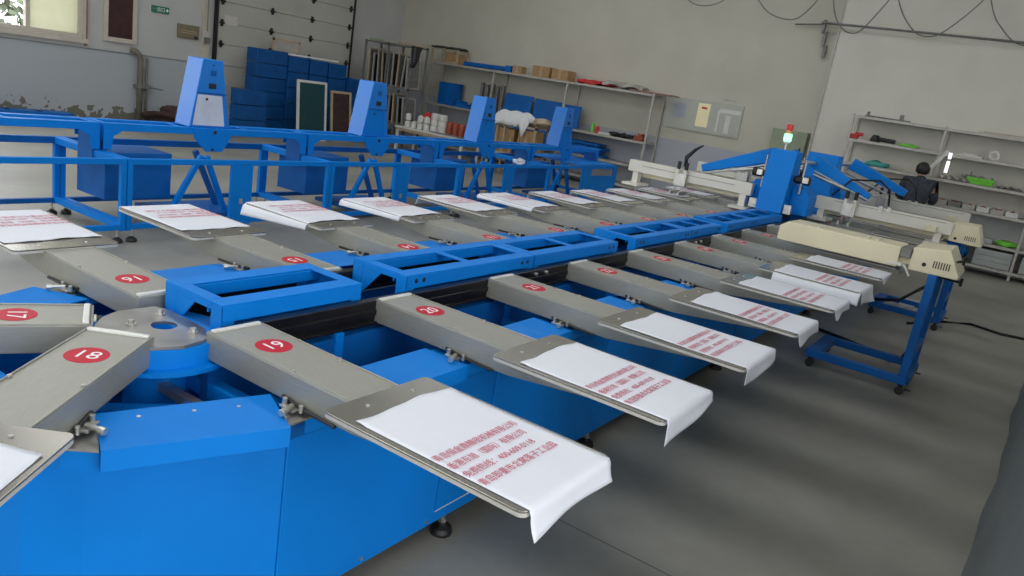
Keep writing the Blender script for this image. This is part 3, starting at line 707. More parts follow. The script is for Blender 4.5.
for k in range(4):
    x = 3.09+2.25*k
    t = thing('drive_tower', 'tapered blue tower on the far press frame, %s' % names4[k], 'machine tower', (x, FY, .95), 0, 'blue towers on the far frame')
    tower_mesh_parts(t, x, FY, .95, 1.59, .44, .215, .24, SILV if k == 0 else BLUE, body_mat=BLUE_T)
    m = MB(); m.prism([(x-.20, .95), (x+.20, .95), (x+.20, .86), (x+.11, .73), (x-.07, .73), (x-.20, .86)], FY-.179, FY-.166, 'y'); m.build('gusset', BLUE, t, bevel=.003)
    MB().cyl((x+.02, FY-.185, .915), (x+.02, FY-.179, .915), .018, n=10).build('bolt_hole', BLACK, t); MB().cyl((x-.0, FY-.183, .75), (x-.0, FY-.179, .75), .015, n=10).build('bolt_hole', BLACK, t)

# ------------------------------------------------------------------ unfinished press modules behind
fy, ry = 4.22, 5.33
mod_names = ['leftmost and open', 'second from the left', 'third from the left', 'fourth from the left', 'rightmost, with slotted end panel']
for k in range(5):
    x0 = -.22+2.25*k; x1 = x0+2.24
    t = thing('press_frame_module', 'welded blue press frame section in the far row, %s' % mod_names[k], 'machine frame', ((x0+x1)/2, FY, 0), 0, 'press frame sections')
    s = .045
    for xe in (x0+s/2, x1-s/2):
        m = MB(); m.box(xe-s/2, fy-s/2, .10, xe+s/2, fy+s/2, .716); m.box(xe-s/2, ry-s/2, .10, xe+s/2, ry+s/2, .716)
        m.box(xe-s/2, fy+s/2, .655, xe+s/2, ry-s/2, .714); m.box(xe-s/2, fy+s/2, .11, xe+s/2, ry-s/2, .165); m.build('end_frame', BLUE, t, bevel=.003)
    m = MB(); m.box(x0+s, fy-s/2, .668, x1-s, fy+s/2, .716); m.box(x0+s, fy-s/2, .11, x1-s, fy+s/2, .155); m.build('front_rail', BLUE, t, bevel=.003)
    m = MB(); m.box(x0+s, ry-s/2, .655, x1-s, ry+s/2, .716); m.box(x0+s, ry-s/2, .11, x1-s, ry+s/2, .155); m.build('rear_rail', BLUE_D, t, bevel=.003)
    bridge(x0+.01, x1-.01, t, yc=FY, ztop=.95, half=.165, gus=True, cells=[x0+.01, x0+.75, x0+1.5, x1-.01])
    m = MB(); m.box(x0+.03, FY-.13, .62, x0+.06, FY+.10, .90); m.build('bridge_post', BLUE_D, t)
    m = MB(); m.box(x1-.06, FY-.13, .62, x1-.03, FY+.10, .90); m.build('bridge_post', BLUE_D, t)
    for xe in (x0+.058, x1-.058):
        for yy in (fy, ry): foot(xe, yy, t, .12)
    if k > 0:
        m = MB(); m.box(x0+1.0, fy-.03, .10, x0+1.24, fy+.0, .668); m.build('wide_leg', BLUE, t, bevel=.003)
        m = MB(); m.box(x0+1.10, fy-.036, .30, x0+1.135, fy-.03, .35); m.build('slot', GREYM, t)
        m = MB(); m.box(x0+.05, FY-.12, .27, x0+.68, FY+.35, .69); m.build('motor_box', BLUE_D, t, bevel=.006)
        m = MB(); beam(m, (x0+.90, FY-.25, .70), (x0+.60, FY-.25, .17)); m.build('brace', BLUE, t)
        m = MB(); beam(m, (x0+.93, FY-.28, .70), (x0+1.17, FY-.28, .15)); m.build('brace', BLUE, t)
        m = MB(); beam(m, (x0+1.03, FY+.05, .70), (x0+1.30, FY+.05, .15)); m.build('brace', BLUE_D, t)
        m = MB(); m.box(x0+.55, fy+.24, .115, x0+1.4, ry-.3, .155); m.build('brace_base', BLUE_D, t)
    if k == 4:
        m = MB()
        x9 = x1
        m.box(x9-1.0, fy-.03, .12, x9, fy-.01, .55); m.box(x9-1.0, fy-.03, .55, x9-.93, fy-.01, .67); m.box(x9-.14, fy-.03, .55, x9, fy-.01, .67); m.build('end_panel', BLUE, t)
        m = MB(); m.box(x9-1.3, fy+.0, .72, x9, ry, .735); m.build('top_sheet', BLUE, t)
m = MB(); m.blob((8.0, 4.30, .745), (.11, .08, .05), 5, .3, 2, .716); solo(m, 'crumpled_paper', PAPER, 'small crumpled white rag on the rail of the far press frame', 'rag', (8.0, 4.30, .716))

# ------------------------------------------------------------------ our press towers, lift arms, print heads
def pick(n): return ['first', 'second'][n]
for k, (x, lab) in enumerate(((6.82, 'blue tapered control tower topped by the green and red signal lamp'), (8.35, 'blue tapered control tower behind the one with the signal lamp'))):
    t = thing('control_tower', lab, 'machine tower', (x, YC+.02, .96))
    tower_mesh_parts(t, x, YC+.02-.05*k, .96, 1.60, .44, .215, .27+.09*k, None, holes=False)
    e = .14*k
    m = MB(); m.box(x-.17, YC-.20, .965, x-.12, YC-.12, 1.06); m.cyl((x-.175, YC-.16, 1.01), (x-.165, YC-.16, 1.01), .02, n=12); m.build('anchor_block', STEEL, t, bevel=.003)
    m = MB(); m.box(x-.17, YC+.165, .965, x-.12, YC+.245, 1.06); m.cyl((x-.175, YC+.2, 1.01), (x-.165, YC+.2, 1.01), .02, n=12); m.build('anchor_block', STEEL, t, bevel=.003)
    for s in (-1, 1):
        m = MB(); c0 = YC+.02+s*.14; m.prism([(c0, .962), (c0+s*.19, .962), (c0+s*.19, 1.16), (c0+s*.12, 1.25), (c0, 1.25)], x+.02, x+.34, 'x'); m.build('side_cowl', BLUE, t, bevel=.006)
    for s in (-1, 1):
        m = MB(); m.box(x-.05, YC+s*.24-.03, 1.30, x+.05, YC+s*.24+.03, 1.36); m.cyl((x, YC+s*.16, 1.33), (x, YC+s*.22, 1.33), .03, n=12); m.cyl((x-.02, YC+s*.20, 1.18), (x-.02, YC+s*.20, 1.52), .012, n=8); m.build('pivot_bracket', STEEL, t, bevel=.003)
        # slanting lift arm and push rod; the near arm hangs from a cross shaft
        if s < 0:
            m = MB(); m.cyl((x+.10, YC-.10, 1.50), (x+.66, YC-.18, 1.50), .022, n=12); m.build('cross_shaft', STEEL, t)
        dx, d0, d1, zb = (.12, .20+e, .92+e*.5, 1.25) if s > 0 else ((.60, .15, .77, 1.245), (.62, .25, .91, 1.29))[k]
        a = Vector((x+dx, YC+s*d0, 1.575)); b_ = Vector((x+dx, YC+s*d1, zb)); d = b_-a; n_ = Vector((0, -d.z*s, d.y*s)).normalized()
        m = MB(); hw = .06
        for_lo = [a+n_*.02, b_+n_*.035, b_-n_*.045, a-n_*.13]
        m.prism([(p.y, p.z) for p in for_lo], x+dx-hw, x+dx+hw, 'x'); m.build('lift_arm', BLUE, t, bevel=.005)
        m = MB(); xr = x+dx-.10; m.cyl((xr, YC+s*.18, 1.42), (xr, YC+s*.80, 1.215), .011, n=8); m.cyl((xr, YC+s*.18, 1.38), (xr, YC+s*.55, 1.29), .018, n=8); m.build('push_rod', STEEL, t)
        m = MB(); m.cyl((x-.0, YC+.02+s*.16, 1.325), (x-.0, YC+.02+s*.30, 1.325), .045, n=18); m.cyl((x-.0, YC+.02+s*.13, 1.325), (x-.0, YC+.02+s*.16, 1.325), .03, n=18); m.build('motor', BLACK, t)
lt = thing('signal_lamp', 'signal tower lamp with lit green lens under a red lens on the blue tower', 'signal lamp', (6.82, .25, 1.60))
MB().cyl((6.82, .25, 1.60), (6.82, .25, 1.665), .012).build('stem', STEEL, lt)
MB().lathe([(.03, 0), (.033, .01), (.033, .02)], (6.82, .25, 1.665), 20).build('base', WHITEP, lt)
MB().lathe([(.034, 0), (.040, .01), (.040, .07), (.034, .08)], (6.82, .25, 1.685), 24).build('green_lens', LAMPG, lt, smooth=True)
MB().lathe([(.030, 0), (.030, .035)], (6.82, .25, 1.765), 20).build('amber_lens', LAMPY, lt)
MB().lathe([(.030, 0), (.033, .01), (.033, .055), (.022, .062)], (6.82, .25, 1.80), 20).build('red_lens', LAMPR, lt)

def print_head(x, s, lab, group='print heads', cream_end=True):
    """s=-1 near side, +1 far side"""
    Y = lambda d: YC+s*d
    t = thing('print_head', lab, 'print head', (x, Y(.95), .915), 0, group)
    def bx(m, xa, xb, da, db, z0, z1): ya, yb = Y(da), Y(db); m.box(xa, min(ya, yb), z0, xb, max(ya, yb), z1)
    m = MB(); bx(m, x-.05, x+.05, .26, 1.62 if s < 0 else 1.72, 1.035 if s < 0 else 1.07, 1.17 if s < 0 else 1.20); m.build('beam', IVORY, t, bevel=.006)
    m = MB(); bx(m, x+.05, x+.09, .34, 1.60, .99 if s < 0 else 1.02, 1.06); m.build('rail', CREAM, t, bevel=.004)
    m = MB(); bx(m, x-.054, x-.05, .45, 1.55, 1.145, 1.155); m.build('scale_strip', GREYM, t)
    for d in (.34, 1.50 if s < 0 else 1.62):
        m = MB(); bx(m, x-.045, x+.045, d-.035, d+.035, .93, 1.07); m.build('bracket', IVORY, t, bevel=.004)
        m = MB(); bx(m, x-.16, x+.16, d-.10, d+.10, .915, .945); m.build('clamp_bar', IVORY, t, bevel=.006)
    # squeegee carriage
    dc = .62 if s < 0 else 1.05
    c = MB(); bx(c, x-.11, x-.05, dc-.07, dc+.07, 1.02, 1.16); c = c.build('carriage', STEEL, t, bevel=.004)
    for q in (-.045, .045):
        m = MB(); m.cyl((x-.09, Y(dc+q), 1.06), (x-.09, Y(dc+q), 1.20), .022, n=14); m.build('air_cylinder', IVORY, c)
        m = MB(); m.cyl((x-.09, Y(dc+q), 1.195), (x-.09, Y(dc+q), 1.285), .021, n=10); m.build('hose_fitting', BLACK, c)
        m = MB(); m.cyl((x-.09, Y(dc+q), .93), (x-.09, Y(dc+q), 1.06), .008, n=8); m.build('piston', STEEL, c)
    m = MB(); bx(m, x-.20, x+.02, dc-.06, dc-.04, .925, .96); bx(m, x-.20, x+.02, dc+.04, dc+.06, .925, .96); m.build('squeegee', STEEL, c)
    if s > 0:
        m = MB(); m.tube([(x-.09, Y(dc-.03), 1.24), (x-.09, Y(dc-.02), 1.34), (x-.08, Y(dc-.10), 1.44), (x-.08, Y(dc-.18), 1.50)], [.022, .024, .018, .008]); m.build('hose_bundle', BLACK, t, smooth=True)
    else:
        m = MB(); m.tube([(x-.09, Y(dc-.2), 1.2), (x-.06, Y(dc-.05), 1.40), (x, Y(dc+.22), 1.44), (x+.02, Y(dc+.33), 1.36), (x, Y(dc+.36), 1.2)], .011); m.build('hose', BLACK, t, smooth=True)
        for q in (.92, 1.0): m = MB(); bx(m, x-.062, x-.05, q-.02, q+.02, 1.13, 1.19); m.build('bracket', STEEL, t)
        m = MB()
        bx(m, x-.10, x-.05, 1.38, 1.48, 1.04, 1.10); m.build('end_stop', CREAM, t, bevel=.004)
    if cream_end:
        m = MB(); d0, d1 = 1.60, 1.90; ya = [Y(d0), Y(d1), Y(d1), Y(d1-.065), Y(d0)]
        m.prism(list(zip(ya, (.985, .975, .99, 1.175, 1.165))), x-.03, x+.40, 'x'); e = m.build('motor_housing', CREAM, t, bevel=.008)
        m = MB()
        for q in range(6): bx(m, x-.033, x-.03, 1.74+q*.018, 1.746+q*.018, 1.02, 1.065)
        m.build('vent_slots', BLACK, e)
        yk = Y(1.66); m = MB(); m.cyl((x-.034, yk, 1.02), (x-.029, yk, 1.02), .014, n=14); m.build('knob_hole', BLACK, e)
    return t
print_head(7.40, -1, 'ivory print head beam with cream motor housing behind the cream dryer, near side')
print_head(9.50, -1, 'ivory print head beam in front of the person, near side', cream_end=False)
print_head(6.75, 1, 'ivory print head with black hose bundle standing up, far side before the shelf', cream_end=False)
print_head(8.90, 1, 'ivory print head behind the blue lift arm, far side, rearmost', cream_end=False)

# ---- blue stands on casters and the cream flash dryer
def stand_base(t, x0, x1, y0, y1, zt, post_y, s=.06):
    m = MB(); m.box(x0, y0, .085, x0+s, y1, .085+s); m.box(x1-s, y0, .085, x1, y1, .085+s); m.box(x0+s, y1-.10, .085, x1-s, y1, .085+s); m.build('base_frame', BLUE_D, t, bevel=.004)
    m = MB(); m.box(x0, post_y-.03, .145, x0+.07, post_y+.03, zt); m.build('post', BLUE_D, t, bevel=.004)
    m = MB(); m.box(x1-.07, post_y-.03, .145, x1, post_y+.03, zt); m.build('post', BLUE_D, t, bevel=.004)
    m = MB(); m.box(x0+.07, post_y-.03, .30, x1-.07, post_y+.03, .36); m.box(x0+.07, post_y-.05, .085, x1-.07, post_y+.01, .145); m.build('cross_bar', BLUE_D, t, bevel=.004)
    for cx, cy in ((x0+.03, y0+.03), (x1-.03, y0+.03), (x0+.03, y1-.04), (x1-.03, y1-.04)):
        m = MB(); m.cyl((cx-.014, cy, .032), (cx+.014, cy, .032), .032, n=18); c = m.build('caster_wheel', BLACK, t)
        m = MB(); m.box(cx-.022, cy-.012, .03, cx-.017, cy+.012, .085); m.box(cx+.017, cy-.012, .03, cx+.022, cy+.012, .085); m.box(cx-.022, cy-.02, .075, cx+.022, cy+.02, .086); m.build('caster_fork', BLACK, c)
        if cy < y0+.1:
            m = MB(); m.box(cx-.012, cy-.075, .05, cx+.012, cy-.03, .058); m.build('brake_lever', BLACK, c)
t = thing('flash_dryer', 'cream flash dryer with long box head on a blue stand with black casters, nearest', 'flash dryer', (5.15, -1.5, 0), 0)
stand_base(t, 4.80, 5.46, -1.585, -.84, .948, -1.552)
yb = [(-.40, .945), (-1.30, .945), (-1.30, 1.10), (-.46, 1.10), (-.40, 1.06)]
m = MB(); m.prism(yb, 4.80, 5.16, 'x'); m.build('heater_box', CREAM, t, bevel=.006)
m = MB()
for y in (-.58, -.66, -1.02, -1.10): m.box(4.86, y-.03, 1.10, 5.06, y-.01, 1.108)
m.build('top_bracket', IVORY, t)
m = MB(); m.box(4.84, -1.38, .98, 5.12, -1.30, 1.06); m.build('coupling', CREAM, t, bevel=.004)
m = MB(); m.box(4.79, -1.375, 1.03, 4.98, -1.302, 1.10); m.build('hinge_cover', GREYD, t, bevel=.004)
m = MB(); m.prism([(-1.38, .948), (-1.712, .950), (-1.714, .975), (-1.62, 1.148), (-1.38, 1.118)], 4.80, 5.32, 'x'); e = m.build('motor_housing', CREAM, t, bevel=.008)
m = MB()
for q in range(7): m.box(4.797, -1.540-q*.017, 1.00, 4.80, -1.533-q*.017, 1.052)
m.build('vent_slots', BLACK, e)
m = MB(); m.cyl((4.796, -1.475, 1.01), (4.801, -1.475, 1.01), .015, n=16); m.build('knob_hole', BLACK, e)
m = MB(); m.cyl((4.95, -1.66, 1.06), (4.95, -1.71, 1.08), .010, n=8); m.cyl((4.95, -1.71, 1.05), (4.95, -1.71, 1.11), .010, n=8); m.cyl((4.95, -1.58, .93), (4.95, -1.72, .925), .012, n=8); m.cyl((4.95, -1.73, .895), (4.95, -1.73, .955), .011, n=8); m.build('clamp_handle', BLACK, t)
m = MB(); m.tube([(4.82, -1.32, .985), (4.80, -1.36, .96), (4.80, -1.40, .90)], .008); m.box(4.79, -1.33, .96, 4.84, -1.25, .985); m.build('bracket', IVORY, t)
t = thing('machine_stand', 'blue stand on black casters under the farther cream motor housing', 'machine stand', (7.95, -1.3, 0))
stand_base(t, 7.62, 8.30, -1.53, -.82, .97, -1.49)
t = thing('caster_stand_cable', 'black cable hanging from the dryer stand down to the floor', 'cable', (5.6, -1.2, 0))
MB().tube([(5.43, -1.51, .34), (5.47, -1.49, .20), (5.56, -1.44, .08), (5.72, -1.36, .018), (5.92, -1.18, .014), (6.05, -.9, .014), (6.18, -.55, .014)], .016).build('cable', BLACK, t, smooth=True)
m = MB(); m.tube([(7.6, -1.25, .012), (8.2, -1.5, .012), (8.53, -1.79, .012), (8.40, -2.1, .012), (8.48, -2.35, .012), (8.7, -3.0, .012)], .016); solo(m, 'floor_cable', BLACK, 'thick black cable crossing the floor towards the right edge', 'cable', (8.4, -2.0, 0), smooth=True)
solo(MB().tube([(7.64, -1.44, .62), (7.64, -1.38, .50), (7.64, -1.27, .40), (7.66, -1.10, .22), (7.72, -.86, .155)], .018), 'stand_cable', BLACK, 'black cable clipped to the farther blue stand', 'cable', (7.65, -1.2, .155), smooth=True)
m = MB(); m.box(8.15, -1.22, 0, 8.65, -1.06, .10); solo(m, 'wood_block', WHITEP, 'pale block lying on the floor behind the blue stands', 'block', (8.4, -1.14, 0), bevel=.004)

# ------------------------------------------------------------------ shelving on the right wall
UP = .038     # height added to the upper boards of the right shelf
def shelf_unit(name, label, ys, xf, xb, levels, top):
    t = thing(name, label, 'shelf', (xf, (ys[0]+ys[-1])/2, 0))
    for y in ys:
        for x in (xf, xb-.04):
            m = MB(); m.box(x, y-.02, 0, x+.035, y+.02, top); m.build('upright', GREYM, t)
    for z, bays in levels:
        for i in (range(len(ys)-1) if bays is None else bays):
            a, b = sorted((ys[i], ys[i+1])); m = MB(); m.box(xf-.005, a+.02, z-.035, xb-.005, b-.02, z); m.box(xf-.008, a+.02, z-.045, xf+.004, b-.02, z); m.build('shelf_board', GREYM, t)
    return t
shelf_unit('storage_shelf', 'long grey steel shelf on the right wall behind the person', [1.0, -.49, -2.0, -3.6], 13.42, 13.92, [(.14, None), (.52, [1, 2]), (.97+UP, None), (1.39+UP, None), (1.81+UP, None), (2.22+UP, None)], 2.24+UP)
shelf_unit('storage_shelf', 'long grey steel shelf left of the display board, loaded with boxes and blue panels', [10.9, 8.95, 6.95, 4.87], 13.40, 13.98, [(.16, None), (.60, None), (1.11, None), (2.09, None)], 2.10)
def crate(name, m_, label, cat, x0, y0, z0, x1, y1, z1, group=None, lidm=None, rot=0.0):
    b = MB(); b.box(x0, y0, z0, x1, y1, z1, Rz(rot) if rot else None)
    if lidm is None: return solo(b, name, m_, label, cat, ((x0+x1)/2, (y0+y1)/2, z0), group, bevel=.008)
    t = thing(name, label, cat, ((x0+x1)/2, (y0+y1)/2, z0), 0, group); b.build('box', m_, t, bevel=.008)
    l = MB(); l.box(x0-.01, y0-.01, z1, x1+.01, y1+.01, z1+.02); l.build('lid', lidm, t, bevel=.004); return t
# items, left shelf top
def cbox(name, label, x0, y0, z0, x1, y1, z1, cat='box'):
    t = thing(name, label, cat, ((x0+x1)/2, (y0+y1)/2, z0))
    MB().box(x0, y0, z0, x1, y1, z1).build('carton', CARD, t, bevel=.006)
    MB().box(x0-.002, (y0+y1)/2-.025, z0+.02, x1, (y0+y1)/2+.025, z1+.002).build('tape_strip', WOOD, t); return t
t = thing('wooden_crate', 'pale open crate with black cover and a carton on the shelf end', 'crate', (13.65, 10.5, 2.09))
m = MB()
for y in (10.92, 10.55, 10.12): m.box(13.42, y-.02, 2.09, 13.46, y+.02, 2.42); m.box(13.84, y-.02, 2.09, 13.88, y+.02, 2.42)
for z in (2.10, 2.38): m.box(13.42, 10.10, z, 13.44, 10.94, z+.03)
m.build('frame', WOOD, t); MB().box(13.47, 10.18, 2.091, 13.83, 10.48, 2.34).build('carton', CARD, t, bevel=.005)
m = MB(); [m.blob((13.65, 10.15+.16*k, 2.44), (.18, .1, .04), k, .3, 2, 2.41) for k in range(6)]; m.build('black_cover', BLACK, t, smooth=True)
t = thing('blue_tube', 'long blue rolled tube lying along the top of the left shelf', 'tube', (13.6, 9.5, 2.09))
MB().cyl((13.6, 10.0, 2.14), (13.6, 8.62, 2.16), .055).build('roll', BLUE_D, t); MB().box(13.52, 8.58, 2.091, 13.72, 8.74, 2.24).build('end_block', BLUE_D, t, bevel=.01)
cbox('cardboard_box', 'small cardboard box next to the blue tube on the left shelf top', 13.5, 8.28, 2.092, 13.72, 8.52, 2.26)
cbox('cardboard_box', 'open-topped brown carton, left one of the pair on the shelf top', 13.48, 7.50, 2.092, 13.80, 7.96, 2.33)
cbox('cardboard_box', 'brown carton, right one of the pair on the shelf top', 13.45, 7.00, 2.092, 13.80, 7.42, 2.31)
m = MB(); m.grid(14, 20, lambda u, v: (13.45+.4*u, 5.95+.8*v, 2.125+.035*math.sin(6*u+3*v)*math.sin(8*v)+.02)); solo(m, 'folded_cloth', REDP, 'red folded cloth on the top of the left shelf', 'cloth', (13.6, 6.35, 2.092), solid=.05)
m = MB(); m.grid(14, 20, lambda u, v: (13.42+.45*u, 5.15+.95*v, 2.15+.045*math.sin(5*u+5*v)*math.sin(7*v+u)+.03*v)); solo(m, 'grey_tarpaulin', GREYM, 'crumpled grey sheet on the right end of the left shelf top', 'tarpaulin', (13.6, 5.6, 2.10), solid=.06)
m = MB(); m.box(13.42, 4.5, 2.10, 13.86, 5.45, 2.125); solo(m, 'dark_board', BROWNF, 'dark flat board overhanging the right end of the left shelf top', 'board', (13.6, 5.0, 2.10), bevel=.003)
# items, left shelf middle
crate('blue_case', BLUE_D, 'blue case standing on the middle board of the left shelf', 'case', 13.5, 10.14, 1.112, 13.85, 10.62, 1.62, lidm=BLUE_D)
m = MB()
for k in range(8): m.box(13.45+.02*(k % 3), 9.1+.16*k, 1.112, 13.8, 9.24+.16*k, 1.16+.05*((k*7) % 3))
solo(m, 'blue_brackets', BLUE_D, 'row of small blue metal brackets on the middle board of the left shelf', 'brackets', (13.6, 9.7, 1.112), bevel=.006)
t = thing('tool_rack', 'dark rack of upright tools on the middle board behind the third tower', 'rack', (13.7, 9.1, 1.112))
for k in range(5): MB().box(13.6, 8.76+.15*k, 1.112, 13.7, 8.83+.15*k, 1.78-.03*(k % 2)).build('tool', GREYD, t, bevel=.008)
for k, (ya, yb, dz) in enumerate(((8.72, 7.92, 0), (7.88, 7.14, -.02), (7.10, 6.62, -.04))):
    m = MB(); m.box(13.60, yb+.02, 1.112, 13.64, ya-.02, 1.64+dz, Ry(.12), (13.62, ya, 1.112)); o = solo(m, 'metal_sheet', BLUE_D, 'large blue sheet panel leaning on the middle board, %s of three' % ('left', 'middle', 'right')[k], 'metal sheet', (13.62, (ya+yb)/2, 1.112), 'blue sheets on the left shelf', bevel=.006)
m = MB(); m.lathe([(.04, 0), (.05, .02), (.045, .12), (.02, .15)], (13.55, 6.10, 1.112)); solo(m, 'small_bottle', REDP, 'small red bottle on the middle board right of the last tower', 'bottle', (13.55, 6.10, 1.112))
m = MB(); m.lathe([(.03, 0), (.04, .02), (.04, .16), (.015, .20)], (13.6, 6.24, 1.112)); solo(m, 'small_bottle', GREEN, 'small green bottle on the middle board right of the last tower', 'bottle', (13.6, 6.24, 1.112))
crate('flat_carton', WHITEP, 'flat white carton on the middle board beside the small bottles', 'carton', 13.45, 5.72, 1.112, 13.75, 6.02, 1.15)
m = MB(); [m.blob((13.6, 5.28+.13*k, 1.15), (.14, .12, .055), 20+k, .5, 2, 1.112) for k in range(4)]; solo(m, 'cable_heap', BLACK, 'heap of black cables on the right end of the middle board', 'cables', (13.6, 5.45, 1.112))
m = MB(); m.box(13.5, 5.0, 1.112, 13.8, 5.2, 1.20); m.box(13.52, 5.02, 1.20, 13.7, 5.12, 1.26); solo(m, 'brown_parts_box', RUST, 'rust brown parts box beside the black cables', 'box', (13.6, 5.1, 1.112), bevel=.01)
# lower: blue parts under the middle board near the last tower
for k in range(4):
    m = MB(); m.box(13.45, 5.85+.1*(k % 2), .602+.075*k, 13.85, 6.85-.12*(k % 3), .66+.075*k); solo(m, 'blue_plate', BLUE_D, 'blue plate in the pile on the lower board, %s from the bottom' % ('first', 'second', 'third', 'fourth')[k], 'plate', (13.6, 6.3, .602+.075*k), 'pile of blue plates', bevel=.006)
for k in range(3):
    m = MB(); m.box(13.45, 7.1, .602+.13*k, 13.85, 8.6-.2*k, .72+.13*k); solo(m, 'blue_box_part', BLUE_D, 'blue steel part stacked behind the cloth cart, %s from the bottom' % ('first', 'second', 'third')[k], 'part', (13.6, 7.8, .602+.13*k), 'blue parts behind the cart', bevel=.01)
# cart with slats, white cloth
t = thing('slatted_cart', 'pale slatted wooden cart holding brown cartons, behind the far press frame', 'cart', (12.0, 7.0, 0))
m = MB()
for y in (7.6, 6.5):
    for x in (11.75, 12.25): m.box(x-.02, y-.02, 0, x+.02, y+.02, 1.08)
for z in (.42, .58, 1.02): m.box(11.73, 6.48, z, 11.77, 7.62, z+.04); m.box(12.23, 6.48, z, 12.27, 7.62, z+.04)
for k in range(5): m.box(11.735, 6.67+.19*k, .46, 11.765, 6.70+.19*k, .98 if k > 2 else .78)
m.build('slat_frame', WOOD, t); MB().box(11.78, 6.52, .40, 12.22, 7.58, .42).build('tray', WOOD, t)
cbox('cardboard_box', 'brown cardboard box inside the slatted cart, left', 11.82, 7.05, .422, 12.18, 7.5, .95)
cbox('cardboard_box', 'brown cardboard box inside the slatted cart, right', 11.82, 6.56, .422, 12.18, 6.95, .98)
def cloth_fn(u, v):
    x = 11.72+.50*u; y = 6.72+.90*v; e = max(0, min(1, 3.2*min(u+.02, 1-u, (v+.01)*1.3, (1.01-v)*1.3)))
    dr = max(0, (.16-u)/.16)*(.06+.16*max(0, math.sin(2.2*v*PI+.6))**2*(.5+.5*math.sin(23*v)))
    return (x-.02*(u < .1), y, 1.085+.21*e**.5+.035*math.sin(11*u+5*v)*math.sin(9*v) - dr*1.6)
m = MB(); m.grid(26, 40, cloth_fn); solo(m, 'white_cloth', CLOTH, 'bundle of white cloth thrown over the slatted cart', 'cloth', (12.0, 7.2, 1.07), smooth=True, solid=.012)
m = MB(); m.blob((12.0, 6.52, 1.17), (.18, .17, .09), 9, .35, 3); solo(m, 'brown_rag', WOOD, 'brown rag at the right end of the slatted cart', 'rag', (12.0, 6.52, 1.09), smooth=True)
# table with bottles and cans
t = thing('low_table', 'low white topped table carrying bottles and cans behind the second tower', 'table', (12.0, 9.6, 0))
MB().box(11.75, 8.3, .50, 12.45, 10.3, .54).build('table_top', WHITEP, t, bevel=.006)
MB().box(11.77, 8.32, .44, 12.43, 10.28, .50).build('apron', WOOD, t)
for x in (11.78, 12.38):
    for y in (8.34, 10.22): MB().box(x-.025, y-.025, 0, x+.025, y+.025, .44).build('leg', WHITEP, t)
k = 0
for i in range(4):
    x, y = 11.9+.02*i, 10.05-.17*i
    for z in ((.542,) if i in (1,) else (.542, .70)):
        m = MB(); m.lathe([(.065, 0), (.07, .01), (.07, .12), (.03, .145), (.025, .15)], (x, y, z)); solo(m, 'white_jug', WHITEP, 'white plastic jug on the low table, %s column from the left, %s row' % (ords[i], 'lower' if z < .6 else 'upper'), 'jug', (x, y, z), 'white jugs on the low table', smooth=False)
m = MB(); m.lathe([(.10, 0), (.115, .01), (.12, .17), (.05, .20), (.045, .23)], (12.15, 9.70, .542+.16*1)); solo(m, 'red_can', REDP, 'bright red can standing above the white jugs', 'can', (12.15, 9.70, .702))
m = MB(); m.box(12.0, 9.55, .542, 12.35, 9.88, .70); solo(m, 'white_carton', WHITEP, 'white carton under the bright red can', 'carton', (12.15, 9.7, .542), bevel=.005)
for i in range(2):
    for j in range(3):
        y, z = 9.42-.22*i, .542+.135*j; m = MB(); m.lathe([(.095, 0), (.10, .01), (.10, .11), (.09, .13)], (12.1, y, z)); solo(m, 'white_tub', WHITEP, 'white tub in the %s stack on the low table, %s from the bottom' % (('left', 'right')[i], ords[j]), 'tub', (12.1, y, z), 'white tubs on the low table')
for i in range(4):
    y = 9.02-.17*i; m = MB(); m.lathe([(.07, 0), (.075, .01), (.075, .25), (.06, .27), (.06, .28)], (12.15, y, .542)); solo(m, 'rust_red_can', RUST, 'rust red can on the low table, %s from the left' % ords[i], 'can', (12.15, y, .542), 'rust red cans')
m = MB(); m.box(11.8, 8.4, .541, 12.0, 9.3, .56); solo(m, 'dark_tray', GREYD, 'dark flat tray at the front of the low table', 'tray', (11.9, 8.85, .541), bevel=.003)
# grey rack of screens near the corner
t = thing('screen_rack', 'tall grey steel rack full of upright printing screens in the corner', 'rack', (12.25, 11.0, 0))
for y in (11.72, 11.0, 10.25):
    for x in (12.0, 12.5): MB().box(x-.02, y-.02, 0, x+.02, y+.02, 2.33).build('post', GREYD, t)
for z in (.5, 1.32, 2.28):
    m = MB(); m.box(11.98, 10.23, z, 12.02, 11.74, z+.04); m.box(12.48, 10.23, z, 12.52, 11.74, z+.04)
    for y in (11.72, 11.35, 11.0, 10.6, 10.27): m.box(12.02, y-.015, z+.005, 12.48, y+.015, z+.035)
    m.build('shelf_frame', GREYD, t)
rr = random.Random(8)
for lev, (z0, hh) in enumerate(((.545, .70), (1.365, .80))):
    for k in range(9):
        y = 11.62-k*.155; tilt = rr.uniform(-.09, .09); h = hh*rr.uniform(.85, 1)
        s_ = thing('printing_screen', 'framed printing screen standing in the grey rack, %s level, %s from the left' % (('lower', 'upper')[lev], ords[k]), 'printing screen', (12.27, y, z0), 0, 'screens in the grey rack')
        s_.rotation_euler = (tilt, 0, 0)
        m = MB(); m.box(-.23, -.014, 0, -.19, .014, h); m.box(.19, -.014, 0, .23, .014, h); m.box(-.19, -.014, 0, .19, .014, .035); m.box(-.19, -.014, h-.035, .19, .014, h); m.build('frame', (GREYM, WOOD)[k % 3 == 0], s_, False)
        m = MB(); m.box(-.19, -.003, .035, .19, .003, h-.035); m.build('mesh', (GREYD, BLACK)[k % 2], s_, False)
